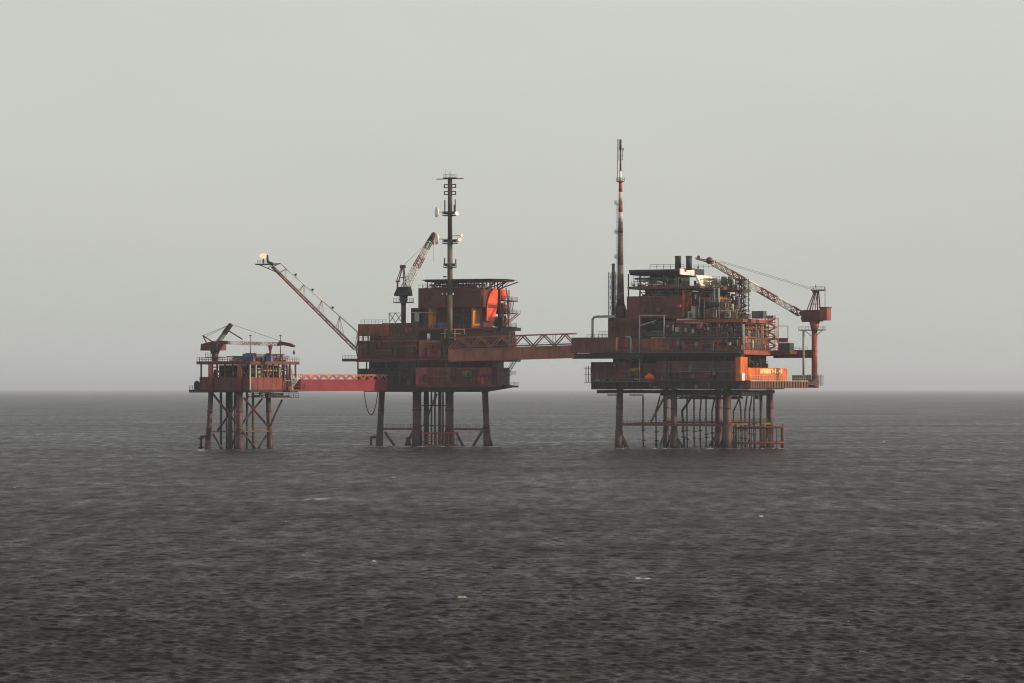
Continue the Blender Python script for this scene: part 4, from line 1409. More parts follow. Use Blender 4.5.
# left modules
fwall(TM, M, 358, 388.5, 324, 336, 0.8, 7, RED)
TM.part('railing', MB().rail([M.pt(361, 324, 1.0), M.pt(386, 324, 1.0)], 1.5, 1.3, .1), GREY)
fwall(TM, M, 382, 418.5, 323, 341, 1.4, 9, RED_DK)
TM.part('recess_wall', fb(M, 370, 384, 336, 341, 3.5, 8), BLACK)
for px in (358.6, 363, 368, 374):
    TM.part('column', MB().box(M.u(px, 1) - .2, M.u(px, 1) + .2, .9, 1.3, zm(341), zm(335.5)), STEEL)
xf = MB()
for a, b in (((389.2, 322.5), (389.2, 313)), ((389.2, 313), (402, 313)), ((402, 313), (402, 322.5)), ((389.2, 322.5), (395.5, 313)), ((389.2, 313), (395.5, 322.5)), ((395.5, 322.5), (402, 313)), ((395.5, 313), (402, 322.5))):
    xf.beam(M.pt(*a, 2), M.pt(*b, 2), .2)
TM.part('cross_braced_frame', xf, GREY)
TM.part('small_cabin', fb(M, 411, 420, 308, 322.8, 3, 8), STEEL)
TM.part('cabin_panel', fb(M, 414.5, 418.8, 313, 321.5, 2.6, 2.95), GALV)
# deck under the upper block
TM.part('deck', MB().box(M.u(418, 0), 0.3, 0.2, D_M, zm(331.6), zm(328.2)), RED_DK)
TM.part('railing', MB().rail([M.pt(419, 328.2, .3), M.pt(444, 328.2, .3)], 1.1, 1.5), RED_OLD)
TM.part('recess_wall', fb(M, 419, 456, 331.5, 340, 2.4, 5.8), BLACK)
pg = MB()
for a, b in (((445, 329.3), (464.5, 329.3)), ((445, 329), (445, 338.5)), ((455, 329), (455, 340)), ((464.5, 329), (464.5, 334)), ((441, 333.5), (461, 333.5))):
    pg.beam(M.pt(*a, -.9), M.pt(*b, -.9), .3)
TM.part('pale_pipe_frame', pg, paint('pale_salmon_paint', (.55, .36, .28), amount=.25))
# upper block
VU = 1.0
uU = M.u(483.5, VU)
ublk = MB().box(M.u(418.3, VU), uU, VU, 15, zm(307.5), zm(287.8))
ribs_front(ublk, M.u(419, VU), uU - .2, VU, zm(307.3), zm(288), 2.4, .12)
TM.part('accommodation_block', ublk, RED_DK)
TM.part('recess_wall', fb(M, 419.5, 483, 307.5, 328.2, 4.5, 15), RED_DK)
for px0, px1 in ((428.5, 436.5), (471.5, 480)):
    um_ = M.u(px0, 4.4)
    TM.part('orange_bulkhead', MB().prism([(M.u(px0, 1.1), 1.1), (M.u(px0, 1.1) + .25, 1.1), (M.u(px1, 4.4) + .25, 4.4), (M.u(px1, 4.4), 4.4)], 2, zm(327.8), zm(308)), YELLOW, label='orange bulkhead angled to the sun')
for px in (436.8, 447, 456, 464, 481):
    TM.part('column', MB().box(M.u(px, 1.4) - .2, M.u(px, 1.4) + .2, 1.2, 1.6, zm(328.2), zm(307.5)), STEEL)
TM.part('tilted_strut', MB().beam(M.pt(423, 327, 1.0), M.pt(427.5, 313, 1.0), .3), RED_OLD)
TM.part('handrail', MB().beam(M.pt(412, 312.5, .9), M.pt(434, 312.5, .9), .25), GALV)
TM.part('railing', MB().rail([M.pt(478, 328, .5), M.pt(484, 328, .5)], 1.1, 1.2), RED_OLD)
# right side deck with vessels
TM.part('side_deck', MB().box(uU, 1.5, .6, 16, zm(331), zm(327.6)), BLACK)
uc_ = uU + 0.5
def side_pt(px, py):
    v = M.v(px, uc_)
    return (v, M.z(py, uc_, v))
cl_ = MB().prism([side_pt(*q) for q in ((493.5, 288.5), (490, 293), (487.6, 300), (486.4, 309), (486, 320.5), (494, 320.5), (496.2, 308), (497.2, 297), (497.4, 288.5))], 0, uc_, uc_ + .25)  # outline is the sunlit patch of the side wall, bounded by a curved shadow
TM.part('sunlit_patch', cl_, TANK_OR, label='vermilion sheet cut to the outline of a sunlit patch')
TM.part('end_column', MB().box(uU - .3, uU + .5, 16.2, 17.2, zm(328), zm(288)), RED_DK)
TM.part('rear_deck', MB().box(uU - 6, .6, 16.5, 24, zm(331, 18), zm(327.8, 18)), BLACK)
bs = M.pt(503, 294.8, 19.5)
ax_ = (.86, -.5, 0)
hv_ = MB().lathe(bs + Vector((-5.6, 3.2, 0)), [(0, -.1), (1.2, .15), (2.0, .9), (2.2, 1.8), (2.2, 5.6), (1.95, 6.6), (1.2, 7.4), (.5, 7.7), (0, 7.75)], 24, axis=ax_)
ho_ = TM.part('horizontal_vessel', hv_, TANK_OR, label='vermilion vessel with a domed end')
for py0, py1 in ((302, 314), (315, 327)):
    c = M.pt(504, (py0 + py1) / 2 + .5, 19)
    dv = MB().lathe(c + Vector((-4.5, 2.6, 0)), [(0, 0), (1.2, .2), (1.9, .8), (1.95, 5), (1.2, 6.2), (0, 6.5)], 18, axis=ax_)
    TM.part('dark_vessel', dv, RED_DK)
for px in (499, 509):
    for v in (17.5, 22):
        TM.part('vessel_post', MB().beam(M.pt(px, 328, v), M.pt(px, 290, v), .3), RED_DK)
clutter(TM, M.u(499, 19), M.u(511, 19), 16.8, 19, zm(327.8, 18), zm(301, 18), 24, 58, (RED_OLD, STEEL, RED))
for py, w in ((301, 3.4), (313.5, 2.9), (327, 3.0)):
    pl = MB().box(0.4, w, 4, 13, zm(py + 1, 8), zm(py, 8))
    o = TM.part('side_platform', pl, STEEL)
    TM.part('railing', MB().rail([(.5, 4.1, zm(py, 8)), (w - .1, 4.1, zm(py, 8)), (w - .1, 12.9, zm(py, 8))], 1.2, 1.3, .1), RED_OLD, parent=o)
TM.part('stair', MB().stair((1.0, 5.2, zm(327, 8)), (3.8, 13, zm(313.5, 8)), 1.0, (1, 0, 0)), RED_OLD)
TM.part('stair', MB().stair((3.6, 5.2, zm(313.5, 8)), (1.4, 13, zm(301, 8)), 1.0, (1, 0, 0)), RED_OLD)
TM.part('service_pipe', MB().path([M.pt(509, 328, 8), M.pt(508, 300, 8), M.pt(506, 288, 8)], .25, 6), RED_BR)
clutter(TM, .3, 3.6, 4.5, 13, zm(361), zm(332), 26, 54, (RED_OLD, RED, STEEL))
TM.part('end_wall', MB().box(-1.5, .2, 1.2, 14, zm(358.8), zm(331)), RED_OLD)
# helideck
u0h, u1h = M.u(423, 0), M.u(514, 12)
zh = zm(281.5)
hd = MB().prism([(u0h, 1.5), (u0h + 2.5, -1.0), (u1h - 4, -1.0), (u1h, 2), (u1h, 12), (u1h - 3, 15), (u0h + 2.5, 18), (u0h, 15)], 2, zh, zm(279.9))
ho = TM.part('helideck', hd, RED_OLD)
net = MB().prism([(u0h - 1, 1.2), (u0h + 2, -2.2), (u1h - 3.6, -2.2), (u1h + .8, 1.8), (u1h + .8, 12.4), (u1h - 3, 16), (u0h + 2, 19), (u0h - 1, 15)], 2, zm(280.1), zm(279.5))
TM.part('safety_net', net, STEEL, parent=ho)
hs = MB()
for u in np.linspace(u0h + 1, u1h - 5, 9):
    for v in (1.6, 9, 14):
        hs.beam((u, v, zm(288)), (u, v, zh), .3)
        hs.beam((u, v, zm(288)), (u + 2.2, v, zh), .16)
TM.part('helideck_supports', hs, RED_DK, stuff=True)
for u in (uU + 1.0, uU + 5.5):
    for v in (3, 13):
        TM.part('helideck_brace', MB().beam((uU - .3, v, zm(290)), (u + 3, v, zh), .35), RED_OLD)
clutter(TM, M.u(421, 1), M.u(482, 1), 1.6, 8, zm(287.8), zm(282.5), 40, 57, (STEEL, GALV, RED_DK))
TM.part('railing', MB().rail([M.pt(419, 287.8, 1.2), M.pt(440, 287.8, 1.2)], 1.3, 1.3), GREY)
TM.part('wind_sock', MB().beam(M.pt(445, 280, 2), M.pt(445, 276.5, 2), .12).beam(M.pt(443, 276.6, 2), M.pt(446.5, 276.6, 2), .4), STEEL)
# flare base
TM.part('flare_platform', fb(M, 342, 358, 358.6, 361.4, 0.5, 5), STEEL)
TM.part('railing', MB().rail([M.pt(342.5, 358.6, .6), M.pt(357, 358.6, .6)], 1.1, 1.2), GREY)
hose = [M.pt(364, 391, 2)]
for t in np.linspace(0, 1, 13)[1:-1]:
    hose.append(M.pt(364 + 14 * t, 391 + 24 * (1 - (2 * t - 1) ** 2) ** .8, 2))
hose.append(M.pt(378, 391, 2))
TM.part('hanging_hose', MB().path(hose, .16, 6), BLACK)

container(M, 437, 448.5, 322.5, 328.4, 0.6, 2.4, BLUE, 'cargo_container', 'blue cargo container at the foot of the antenna mast')

# antenna mast
vA = -1.4
bA = M.pt(450, 345, vA)
T = Thing(M, 'antenna_mast', 'dark tubular antenna mast with cross arm and white dishes on the middle platform', 'mast', bA)
aA = lambda py: Vector((bA.x, vA, M.z(py, bA.x, vA)))
T.part('shaft', MB().tube(aA(345), aA(295), .9, .88, n=12), MAST_BR)
T.part('shaft', MB().tube(aA(295), aA(240), .95, .9, n=12), MAST_BR)
T.part('shaft', MB().tube(aA(240), aA(177.5), .8, .78, n=12), paint('dark_mast_paint', (0.05, 0.03, 0.028), amount=.4))
T.part('cross_arm', MB().beam(aA(178.8) + Vector((-5, 0, 0)), aA(178.8) + Vector((5, 0, 0)), .3), STEEL)
tp = MB().rail([aA(177.5) + Vector((-2.2, -.8, 0)), aA(177.5) + Vector((2.2, -.8, 0))], 1.0, 1.0, .09)
tp.box(bA.x - 2.2, bA.x + 2.2, vA - 1, vA + 1, aA(178.3).z, aA(177.6).z)
T.part('top_platform', tp, STEEL)
for dx, p1 in ((-1.8, 169.5), (-.3, 172), (0.1, 170.5), (1.9, 173), (2.6, 174)):
    whip(T, aA(177.5) + Vector((dx, 0, 0)), aA(p1).z - aA(177.5).z, .08)
for py, w in ((184.6, 2.2), (187.6, 2.2), (191.5, 2.1), (194.5, 1.8)):
    T.part('antenna_ring', MB().beam(aA(py) + Vector((-w, 0, 0)), aA(py) + Vector((w, 0, 0)), .9, .28), STEEL)
for s in (-1, 1):
    for p0, p1 in ((188, 184), (195, 191)):
        T.part('ring_post', MB().beam(aA(p0) + Vector((s * 2.1, 0, 0)), aA(p1) + Vector((s * 2.1, 0, 0)), .28), STEEL)
for py in (213, 241, 265):
    w = 2.4 if py < 260 else 2.0
    gb = MB().box(bA.x - w, bA.x + w, vA - 1.2, vA + 1.2, aA(py + 3).z, aA(py + 2.2).z)
    gb.rail([aA(py + 2.2) + Vector((-w, -1.1, 0)), aA(py + 2.2) + Vector((w, -1.1, 0)), aA(py + 2.2) + Vector((w, 1.1, 0))], 1.3, .9, .1)
    gb.beam(aA(py) + Vector((-w, 0, 0)), aA(py) + Vector((w, 0, 0)), .7, .9)
    T.part('gantry', gb, STEEL)
for dx, p0, p1 in ((-1.9, 212, 200), (2.0, 211, 199.5), (1.6, 212, 205), (-2.0, 265, 258), (2.2, 264, 259)):
    T.part('panel_antenna', MB().box(bA.x + dx - .17, bA.x + dx + .17, vA - .3, vA + .1, aA(p0).z, aA(p1).z), GREY)
for py, dx, rr in ((212, -4.0, 1.75), (239, -4.0, 1.9), (240, 3.2, .8), (214, 2.2, .75), (236, 4.0, .55)):
    c = aA(py) + Vector((dx, -.5, 0))
    dshape = MB().lathe(c, [(0, 0), (rr * .6, .18), (rr, .55), (rr, 1.0), (rr * .95, 1.02), (0, .8)], 18, axis=(-.8 if dx < 0 else .8, -.6, 0.05))
    o = T.part('dish_antenna', dshape, WHITE)
    T.part('dish_arm', MB().beam(c, aA(py), .22), STEEL, parent=o)
for px in (442.5, 447, 453):
    T.part('floodlight', MB().ball(M.pt(px, 294, vA), .38, 8, 6), WHITE)
T.part('floodlight_bar', MB().beam(M.pt(442, 294.4, vA), M.pt(454, 294.4, vA), .16), STEEL)


def crane_middle():
    v = 4.0
    b = M.pt(403.5, 323.2, v)
    T = Thing(M, 'pedestal_crane', 'pedestal crane with a steeply raised pale boom next to the antenna mast', 'crane', b)
    u = b.x
    z = lambda py: M.z(py, u, v)
    T.part('pedestal', MB().tube(b, (u, v, z(300)), .85, n=16).tube((u, v, z(304)), (u, v, z(299)), .9, 1.6, n=16), RED_DK)
    pl = MB().box(u - 3.2, u + 3.2, v - 1.8, v + 1.8, z(303), z(302))
    po = T.part('access_platform', pl, GREY)
    T.part('platform_railing', MB().rail([(u - 3.1, v - 1.7, z(302)), (u + 3.1, v - 1.7, z(302)), (u + 3.1, v + 1.7, z(302))], 1.3, 1.0, .1), GREY, parent=po)
    T.part('slewing_ring', MB().tube((u, v, z(302)), (u, v, z(296)), 1.3, 1.5, n=16), RED_DK)
    T.part('machinery_house', MB().prism([(u - 2.9, z(296)), (u - 2.9, z(294)), (u - 2.2, z(290)), (u - 1.6, z(287)), (u + 2.2, z(287)), (u + 2.6, z(291)), (u + 2.8, z(296))], 1, v - 1.7, v + 1.7), BLACK)
    cb = MB().box(u + 1.2, u + 2.9, v - 2.8, v - 1.72, z(295.5), z(290.5))
    T.part('cab', cb, STEEL)
    T.part('rear_mast', MB().beam((u - 2.4, v, z(295)), (u - 2.2, v, z(281)), .5).beam((u - 2.9, v, z(281.5)), (u - 1.4, v, z(281)), .7, .5), RED)
    top = M.pt(402.8, 266, v)
    af = MB()
    for s in (-1, 1):
        af.beam((u - 2.3, v + s, z(282)), top + Vector((-.2, s * .4, 0)), .3)
        af.beam((u + .6, v + s, z(287)), top + Vector((.2, s * .4, 0)), .3)
        af.beam((u - 1.2, v + s, z(278)), (u + .9, v + s * .8, z(277)), .2)
    T.part('a_frame', af, GREY)
    T.part('frame_head', MB().box(top.x - .9, top.x + .9, v - .6, v + .6, top.z - .7, top.z + .3), RED_DK)
    p, q = M.pt(405, 288, v), M.pt(430.5, 240.5, v)
    boom_sections(T, p, q, 2.0, 2.5, 1.5, 1.5, [0, .42, .68, .86, 1.0], [WHITE, RED, WHITE, GREY], 18, .15, .09)
    T.part('boom_tip', truss(MB(), q, M.pt(434, 233.6, v), 1.3, 1.3, .8, .8, 4, .28, .2), RED_DK)
    T.part('tip_sheave', MB().tube(M.pt(433.6, 234, v - .5), M.pt(433.6, 234, v + .5), .7, n=10), RED_DK)
    T.part('luffing_rope', MB().tube(top, M.pt(430, 240, v), .06, n=4), STEEL)
    T.part('hoist_rope', MB().tube(M.pt(433.3, 236, v), M.pt(433.3, 262, v), .05, n=4), STEEL)
    T.part('hook', MB().lathe(M.pt(433.3, 245, v), [(0, 0), (.25, .1), (.4, .7), (.2, 1.4), (0, 1.5)], 8), GREY)


crane_middle()


def flare_boom():
    v = 3.0
    b = M.pt(356.5, 352, v)
    T = Thing(M, 'flare_boom', 'long inclined lattice flare boom with a burning tip above the small platform', 'flare boom', b)
    n = 13
    lo0, lo1 = M.pt(356, 350, v), M.pt(272, 267, v)
    up0, up1 = M.pt(357.5, 332, v), M.pt(280.5, 263.4, v)
    PALE = paint('pale_pink_boom_paint', (.46, .33, .30), amount=.35)
    for s, (a, c), m in ((-1, (lo0, lo1), RED), (1, (lo0, lo1), PALE), (0, (up0, up1), WHITE)):
        w0, w1 = Vector((0, s * 1.6, 0)), Vector((0, s * .7, 0))
        T.part('chord', MB().tube(a + w0, c + w1, .24, n=8), m)
    web = MB()
    for k in range(n + 1):
        t = k / n
        w = 1.6 - .9 * t
        l, l2 = lo0.lerp(lo1, t), lo0.lerp(lo1, min(1, t + 1 / n))
        w2 = 1.6 - .9 * min(1, t + 1 / n)
        q = up0.lerp(up1, t)
        q2 = up0.lerp(up1, min(1, t + 1 / n))
        for s in (-1, 1):
            d, d2 = Vector((0, s * w, 0)), Vector((0, s * w2, 0))
            if k % 3 == 0:
                web.tube(l + d, q, .12, n=5)
            if k < n:
                web.tube(l + d, l2 - d2, .07, n=4)
                if k % 3 == 2:
                    web.tube(l + d, q2, .08, n=4)
        web.tube(l - Vector((0, w, 0)), l + Vector((0, w, 0)), .1, n=5)
    T.part('web', web, PALE)
    T.part('tip_strut', MB().beam(up1, lo1, .22), RED_OLD)
    T.part('tip_strut', MB().beam(up1, M.pt(271, 263.8, v), .2), RED_OLD)
    T.part('gas_pipe', MB().tube(lo0 + Vector((0, 0, .9)), lo1 + Vector((0, 0, .8)), .24, n=8), PALE)
    T.part('railing', MB().rail([lo0.lerp(lo1, k / 20) + Vector((0, -1.2 + .5 * k / 20, .2)) for k in range(1, 21)], 1.0, 6, .07), GALV)
    for t in (.32, .58, .8):
        q = up0.lerp(up1, t)
        T.part('lamp', MB().beam(q, q + Vector((0, 0, .9)), .25).box(q.x - .35, q.x + .35, q.y - .3, q.y + .3, q.z + .7, q.z + 1.2), STEEL)
    T.part('foot_strut', MB().beam(lo0, M.pt(357.5, 341, v), .3), RED_OLD)
    T.part('foot_strut', MB().beam(lo0, M.pt(357.8, 357, v), .3), RED_OLD)
    tp = MB().box(M.u(257, v), M.u(275, v), v - 1.6, v + 1.6, M.z(264.6, -80, v), M.z(263.4, -80, v))
    po = T.part('tip_platform', tp, STEEL)
    T.part('platform_railing', MB().rail([M.pt(257.5, 263.4, v - 1.5), M.pt(265, 263.4, v - 1.5)], 1.1, 1.1, .1), STEEL, parent=po)
    tb = MB()
    for s in (-1, 1):
        tb.beam(M.pt(259, 264.6, v + s * 1.3), M.pt(282, 274.5, v + s * 1.0), .28)
        tb.beam(M.pt(272, 264.5, v + s * 1.3), M.pt(268, 268.5, v + s * 1.3), .2)
    tb.beam(M.pt(268, 268.5, v - 1.3), M.pt(268, 268.5, v + 1.3), .2)
    T.part('tip_brace', tb, STEEL)
    T.part('burner', MB().path([lo1 + Vector((.4, 0, 1.2)), M.pt(267.8, 262, v), M.pt(267.2, 255, v)], .42, 10), STEEL)
    T.part('pilot_pipe', MB().tube(M.pt(263.5, 263.4, v), M.pt(263.5, 257.5, v), .22, n=6), STEEL)
    fl = MB().lathe(M.pt(266.8, 256.3, v), [(0, -.3), (.55, 0), (.95, .7), (1.0, 1.3), (.8, 2.0), (.4, 2.7), (0, 3.0)], 14, axis=(-.95, 0, .12))
    T.part('flame', fl, FLAME, label='small pale yellow flame blown to the side')


flare_boom()


# ================================================================== LEFT PLATFORM
L = Frame(250, 985, 35)
TL = Thing(L, 'wellhead_platform', 'smallest platform on four legs, with open columns under its top deck and two blue containers', 'oil platform', (-9, 12, 0))
zl = lambda py, v=0.0: L.z(py, -8, v)
vr = L.v(297, 0)
uLL = L.u(199.5, 0)
vl0 = 1.2
ul = [L.u(211, vl0), L.u(239.5, vl0)]
vlb = L.v(268, ul[1])
for i, u in enumerate(ul):
    for v in (vl0, vlb):
        bot = (u + (-1.6 if i == 0 else 0), v + (1.2 if v > 5 else 0), -3)
        leg(TL, (u, v, zl(391)), bot, (.75, .95)[i] if v < 5 else .75, RED_OLD if v < 5 else RED, .64)
for px, v in ((221, 6), (227, 8), (231.5, 9), (235, 6), (247, 9), (253, 10), (229, 12)):
    u = L.u(px, v)
    TL.part('conductor', MB().tube((u, v, zl(391)), (u, v, -3), .42, n=8), STEEL)
for (pa, ya, va), (pb, yb, vb) in (((213, 394, vl0), (237, 424, vl0)), ((238, 402, vl0 + .5), (218, 430, vl0 + .5)), ((242, 424, vl0 + .5), (262, 399, 14)), ((244, 398, vl0), (267, 425, 15)), ((270, 426, 16), (282, 400, 22)),
                                   ((213, 434, vl0), (222, 449, vl0)), ((237, 434, vl0), (230, 449, vl0)), ((266, 436, 16), (258, 449, 12)), ((243, 432, vl0), (256, 449, 8))):
    brace(TL, L.pt(pa, ya, va), L.pt(pb, yb, vb), .36, RED_DK)
zq = zl(431.5)
walkway(TL, [(ul[0], vl0, zq), (ul[1], vl0, zq)], 1.0, RED_OLD, .4, False)
walkway(TL, [(ul[1], vl0, zq), (ul[1], vlb, zq)], 1.0, RED_OLD, .4)
riser(TL, [L.pt(210, 436.5, .2), L.pt(201, 436.5, .2), L.pt(200.6, 452, .2)], .42, 2, 71)
# lower deck
TL.part('deck', MB().box(uLL - .3, .3, -.2, vr + .4, zl(392.5), zl(389.6)), BLACK)
o = TL.part('side_platform', fb(L, 189, 203, 389.6, 392.6, 1.5, 8), STEEL)
TL.part('railing', MB().rail([L.pt(189.5, 389.6, 7.5), L.pt(189.5, 389.6, 1.7), L.pt(201, 389.6, 1.7)], 1.3, 1.2, .1), STEEL, parent=o)
TL.part('winch', fb(L, 194, 200, 382.5, 389.6, 3, 6).tube(L.pt(197, 383, 2.6), L.pt(197, 383, 4), .8, n=12), BLACK)
clutter(TL, -7, -0.5, 6, vr - 2, zl(397.5), zl(392.5), 46, 61, (BLACK, STEEL, RED_DK), names=('underdeck_pipes',))
hb = MB().box(-2.5, .2, vr - 15, vr + .8, zl(397.8, 14), zl(397, 14))
hb.rail([(.1, vr - 15, zl(397.5, 14)), (.1, vr + .6, zl(397.5, 14))], 1.4, 1.3, .1)
TL.part('hanging_walkway', hb, STEEL)
clutter(TL, -5, -.6, 1, vr - 2, zl(361), zl(353.5), 46, 67, (STEEL, RED_OLD, RED, GREY, BLACK))
clutter(TL, uLL + 4, -6, 8, vr - 1, zl(361), zl(356), 40, 68, (STEEL, RED_OLD, BLACK))
# parapet walls
u0 = uLL
w1 = MB().box(u0, 0, 0, .35, zl(389.6), zl(376.8))
ribs_front(w1, u0 + .3, -.2, 0, zl(389.4), zl(377), 2.4)
TL.part('wall', w1, RED_DK)
w2 = MB().box(-.35, .02, .4, L.v(283, 0), zl(389.6), zl(377.5))
ribs_side(w2, .02, .6, L.v(283, 0) - .2, zl(389.4), zl(377.7), 3.2, .1)
TL.part('wall', w2, RED_BR, label='sunlit red side wall')
TL.part('wall', MB().box(u0, u0 + .35, .4, vr, zl(389.6), zl(376.8)), RED_DK)
TL.part('back_wall', MB().box(u0 + .4, -3, vr - .4, vr, zl(389.6), zl(376.8)), RED_DK)
TL.part('corner_post', MB().box(-.2, .25, -.25, .2, zl(389.6), zl(364.5)), GALV)
TL.part('door', sb(L, 251.8, 254.5, 383, 389.4, .12, .0), STEEL)
TL.part('inner_housing', MB().box(u0 + 3.4, -3.6, 6, vr - 6, zl(389.6), zl(365)), BLACK)
for px in (211, 239.5):
    u = L.u(px, -.5)
    TL.part('leg_column', MB().tube((u, -.45, zl(391)), (u, -.45, zl(364)), .75, n=12), RED)
for u in np.linspace(u0 + .5, -.6, 7):
    TL.part('column', MB().box(u - .22, u + .22, .1, .5, zl(377), zl(364)), RED_DK)
for v in np.linspace(3.2, vr - .5, 8):
    TL.part('column', MB().box(-.45, 0, v - .22, v + .22, zl(377.6), zl(364)), GALV if v < 4 else RED_OLD)
for u in np.linspace(u0 + .5, -6, 5):
    TL.part('column', MB().box(u - .2, u + .2, vr - .6, vr - .2, zl(377), zl(364)), STEEL)
clutter(TL, u0 + 4, -1.2, 1.5, 6, zl(377), zl(365), 34, 62, (STEEL, BLACK, RED_DK))
clutter(TL, -6, -1.2, 4, vr - 3, zl(378), zl(365), 40, 63, (STEEL, RED_OLD, GALV, BLACK, ORANGE))
clutter(TL, -6, -.4, vr - 10, vr - .4, zl(390, 12), zl(365, 12), 60, 65, (STEEL, RED_OLD, RED, BLACK, GALV))
clutter(TL, u0 + .6, u0 + 4, 1, 10, zl(390), zl(371), 24, 66, (BLACK, STEEL, RED_DK))
# top deck
td = MB().box(u0 - .8, .6, -.6, vr + .6, zl(364.2), zl(361.2))
ribs_front(td, u0 - .6, .4, -.6, zl(364), zl(361.4), 1.8, .15)
to = TL.part('top_deck', td, RED_DK)
TL.part('railing', MB().rail([(u0 - .7, vr, zl(361.2)), (u0 - .7, -.5, zl(361.2)), (.5, -.5, zl(361.2)), (.5, vr + .5, zl(361.2))], 1.3, 1.2, .1), RED_OLD, parent=to)
clutter(TL, u0 + 8, -.8, 3, vr - 1, zl(361), zl(357.5), 40, 64, (STEEL, RED_OLD, GALV, ORANGE))
TL.part('stair', MB().stair(L.pt(290, 389.5, vr - 4), L.pt(298.5, 377.5, vr - 4), 1.2), WHITE)
TL.part('stair_landing', MB().box(0, 2.6, vr - 7, vr + 1, zl(391.5, 14), zl(389.6, 14)), RED_OLD)
TL.part('railing', MB().rail([(2.5, vr - 7, zl(389.6, 14)), (2.5, vr + .9, zl(389.6, 14))], 2.2, 1.2, .11), RED_OLD)
fn = L.pt(270.3, 361, 9)
TL.part('vent_funnel', MB().lathe(fn, [(0, 0), (.32, 0), (.36, zl(351) - zl(361)), (.75, zl(346.5) - zl(361)), (.85, zl(345) - zl(361)), (.7, zl(345) - zl(361))], 12), RED_BR)
for k, (px, pt_, v) in enumerate(((250.3, 336, 3), (280.5, 336, 16))):
    b = L.pt(px, 361, v)
    light_pole(L, b, L.z(pt_, b.x, v) - b.z, ('thin lamp pole rising behind the wider blue container', 'thin lamp pole next to the crane boom tip and the bridge end')[k])
container(L, 243.2, 252.2, 353.8, 361.2, -.2, 1.6, BLUE, 'cargo_container', 'wider blue cargo container on the top deck of the smallest platform')
container(L, 265.2, 270.6, 355.5, 361.2, 6, 1.6, BLUE, 'cargo_container', 'narrow blue cargo container below the red vent funnel')


def crane_left():
    v = 4.5
    b = L.pt(215, 361.2, v)
    T = Thing(L, 'pedestal_crane', 'crane with a level red and white boom on the smallest platform', 'crane', b)
    u = b.x
    z = lambda py: L.z(py, u, v)
    pt = lambda px, py, dv=0: L.pt(px, py, v + dv)
    T.part('pedestal', MB().tube(b, (u, v, z(351)), 1.15, n=16).tube((u, v, z(354)), (u, v, z(350.6)), 1.2, 1.7, n=16), RED_DK)
    T.part('access_platform', MB().box(u - 2.8, u + 2.8, v - 1.8, v + 1.8, z(357.6), z(356.8)).rail([(u - 2.7, v - 1.7, z(356.8)), (u + 2.7, v - 1.7, z(356.8))], 1.3, 1.0, .1), STEEL)
    T.part('machinery_house', MB().prism([(L.u(204, v), z(350.5)), (L.u(222.5, v), z(350.5)), (L.u(222.5, v), z(343.5)), (L.u(217, v), z(341)), (L.u(211, v), z(342.5)), (L.u(204.6, v), z(344))], 1, v - 1.9, v + 1.9), RED_DK)
    T.part('cab', MB().box(L.u(218, v), L.u(222, v), v - 3.0, v - 1.95, z(350), z(344)), STEEL)
    g = MB()
    for s in (-1, 1):
        g.beam(pt(207, 344, s), pt(203, 335.5, s), .34)
        g.beam(pt(203, 335.5, s), pt(212, 341.5, s), .3)
    g.beam(pt(203, 335.5, -1), pt(203, 335.5, 1), .4)
    T.part('gantry', g, RED_OLD)
    top = pt(231, 324.2)
    for s, m in ((0, GALV), (1, STEEL)):
        a, c = pt(218, 342.5).lerp(top, s * .5), pt(218, 342.5).lerp(top, .5 + s * .5)
        T.part('mast_section', truss(MB(), a, c, 1.0, 1.0, .8, .8, 5, .22, .14), m)
    T.part('stay_strut', MB().beam(pt(227.5, 330), pt(242.5, 339.3), .35), RED_OLD)
    for c in (pt(206, 336.5), pt(203.3, 335.5)):
        T.part('stay_rope', MB().tube(top, c, .07, n=4), STEEL)
    tip = pt(278, 344)
    T.part('luffing_rope', MB().tube(top, pt(291, 344.6), .07, n=4), STEEL)
    p, q = pt(222, 342.8), tip
    T.part('boom_foot', MB().prism([(L.u(219, v), z(344.6)), (L.u(229, v), z(343.8)), (L.u(229, v), z(341.2)), (L.u(219, v), z(340.6))], 1, v - .7, v + .7), RED_DK)
    RW = paint('faded_red_white_paint', (.42, .22, .18), amount=.45, streak=False)
    boom_sections(T, p, q, 1.2, .9, 1.2, 1.1, [0.1, .36, .58, .7, .82, 1.0], [WHITE, RW, RED_OLD, WHITE, RW], 28, .1, .07)
    tipm = MB().prism([(L.u(277, v), z(346.5)), (L.u(284, v), z(346)), (L.u(293.5, v), z(348)), (L.u(294.5, v), z(346.3)), (L.u(290, v), z(343.9)), (L.u(280, v), z(342))], 1, v - .5, v + .5)
    T.part('boom_tip', tipm, RED_DK)
    T.part('hoist_rope', MB().tube(pt(294, 347), pt(294, 353), .06, n=4), STEEL)
    T.part('hook', MB().lathe(pt(294, 354.5), [(0, 0), (.25, .1), (.4, .7), (.2, 1.3), (0, 1.4)], 8), STEEL)


crane_left()


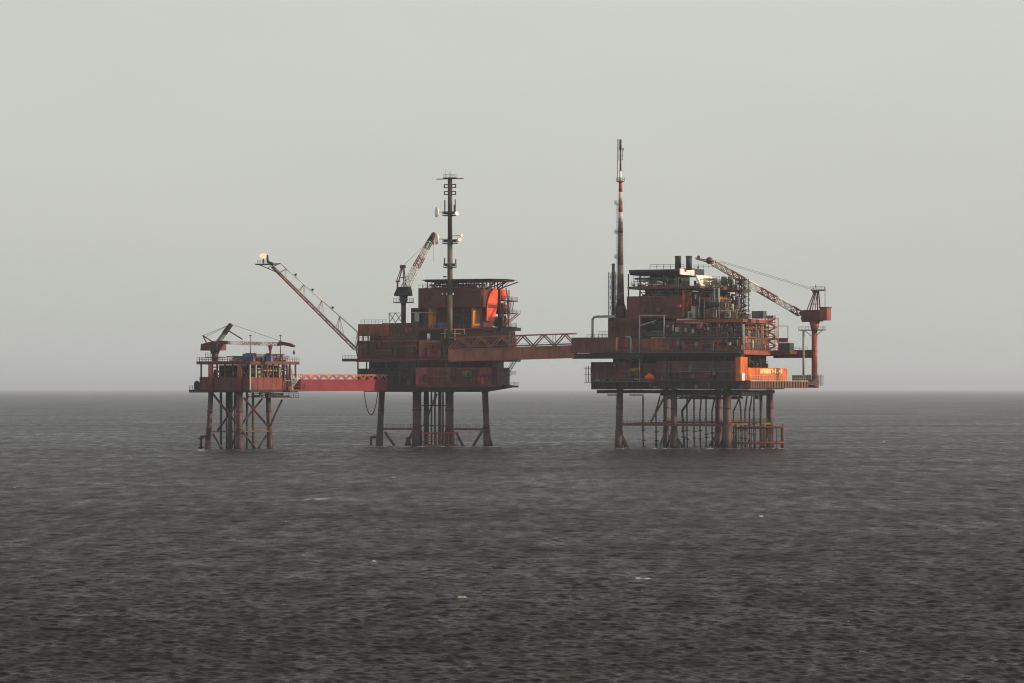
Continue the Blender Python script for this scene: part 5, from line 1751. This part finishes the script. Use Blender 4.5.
# ================================================================== BRIDGES
def bridge(name, label, A, B, depth_box, h_truss, width, npan, mat, mat_top):
    """Box girder walkway with a trussed handrail on each side, from A to B (world points on its lower edge)."""
    A, B = Vector(A), Vector(B)
    fr = Frame(512, 1000, 0)
    fr.ox, fr.oy = 0.0, 0.0
    T = Thing(fr, name, label, 'bridge', A)
    d = (B - A).normalized()
    sd = Vector((-d.y, d.x, 0)).normalized() * (width / 2)
    if sd.y > 0:
        sd = -sd
    up = Vector((0, 0, 1))
    g = MB()
    n = 10
    g.beam(A + up * depth_box / 2, B + up * depth_box / 2, width, depth_box)
    T.part('girder', g, mat)
    rb = MB()
    for s in (-1, 1):
        rb.beam(A + sd * s * 1.03 + up * .25, B + sd * s * 1.03 + up * .25, .25, .4)
        rb.beam(A + sd * s * 1.03 + up * (depth_box - .2), B + sd * s * 1.03 + up * (depth_box - .2), .25, .3)
        T.part('top_chord', MB().beam(A + sd * s + up * (depth_box + h_truss), B + sd * s + up * (depth_box + h_truss), .38), mat_top)
        for k in range(npan):
            a0 = A.lerp(B, k / npan) + sd * s + up * depth_box
            a1 = A.lerp(B, (k + .5) / npan) + sd * s + up * (depth_box + h_truss)
            a2 = A.lerp(B, (k + 1) / npan) + sd * s + up * depth_box
            wd = .24 if h_truss < 2 else .38
            T.part('diagonal', MB().beam(a0, a1, wd), mat_top)
            T.part('diagonal', MB().beam(a1, a2, wd), mat_top)
            if k % 2 == 0:
                T.part('upright', MB().beam(a2, a2 + up * h_truss, .22), mat_top)
    T.part('flange', rb, mat)
    if h_truss < 2:
        return T
    hr = MB().rail([A.lerp(B, k / 12) + sd * .8 + up * depth_box for k in range(13)], 1.1, 3, .08)
    T.part('railing', hr, mat_top)
    for s in (-.45, .3):
        T.part('service_pipe', MB().tube(A + sd * s + up * (depth_box + .45), B + sd * s + up * (depth_box + .45), .22, n=8), GREY)
    return T


def PX(px, py, Y):
    return Vector(((px - 512) / F_PX * Y, Y, CAM_Z + (HZ - py) * Y / F_PX))


bridge('footbridge', 'bright red footbridge linking the smallest platform with the middle one', PX(297, 391.3, 1004), PX(384, 390.8, 1048), 4.0, 1.5, 3.0, 10, LINK_RED, paint('orange_red_rail_paint', (.42, .11, .055), amount=.35))
bridge('footbridge', 'rust brown trussed footbridge linking the middle platform with the largest one', PX(450, 361.8, 1036), PX(575.5, 358.0, 1022), 4.4, 3.9, 3.2, 6, RED_BRN, RED_BRN)
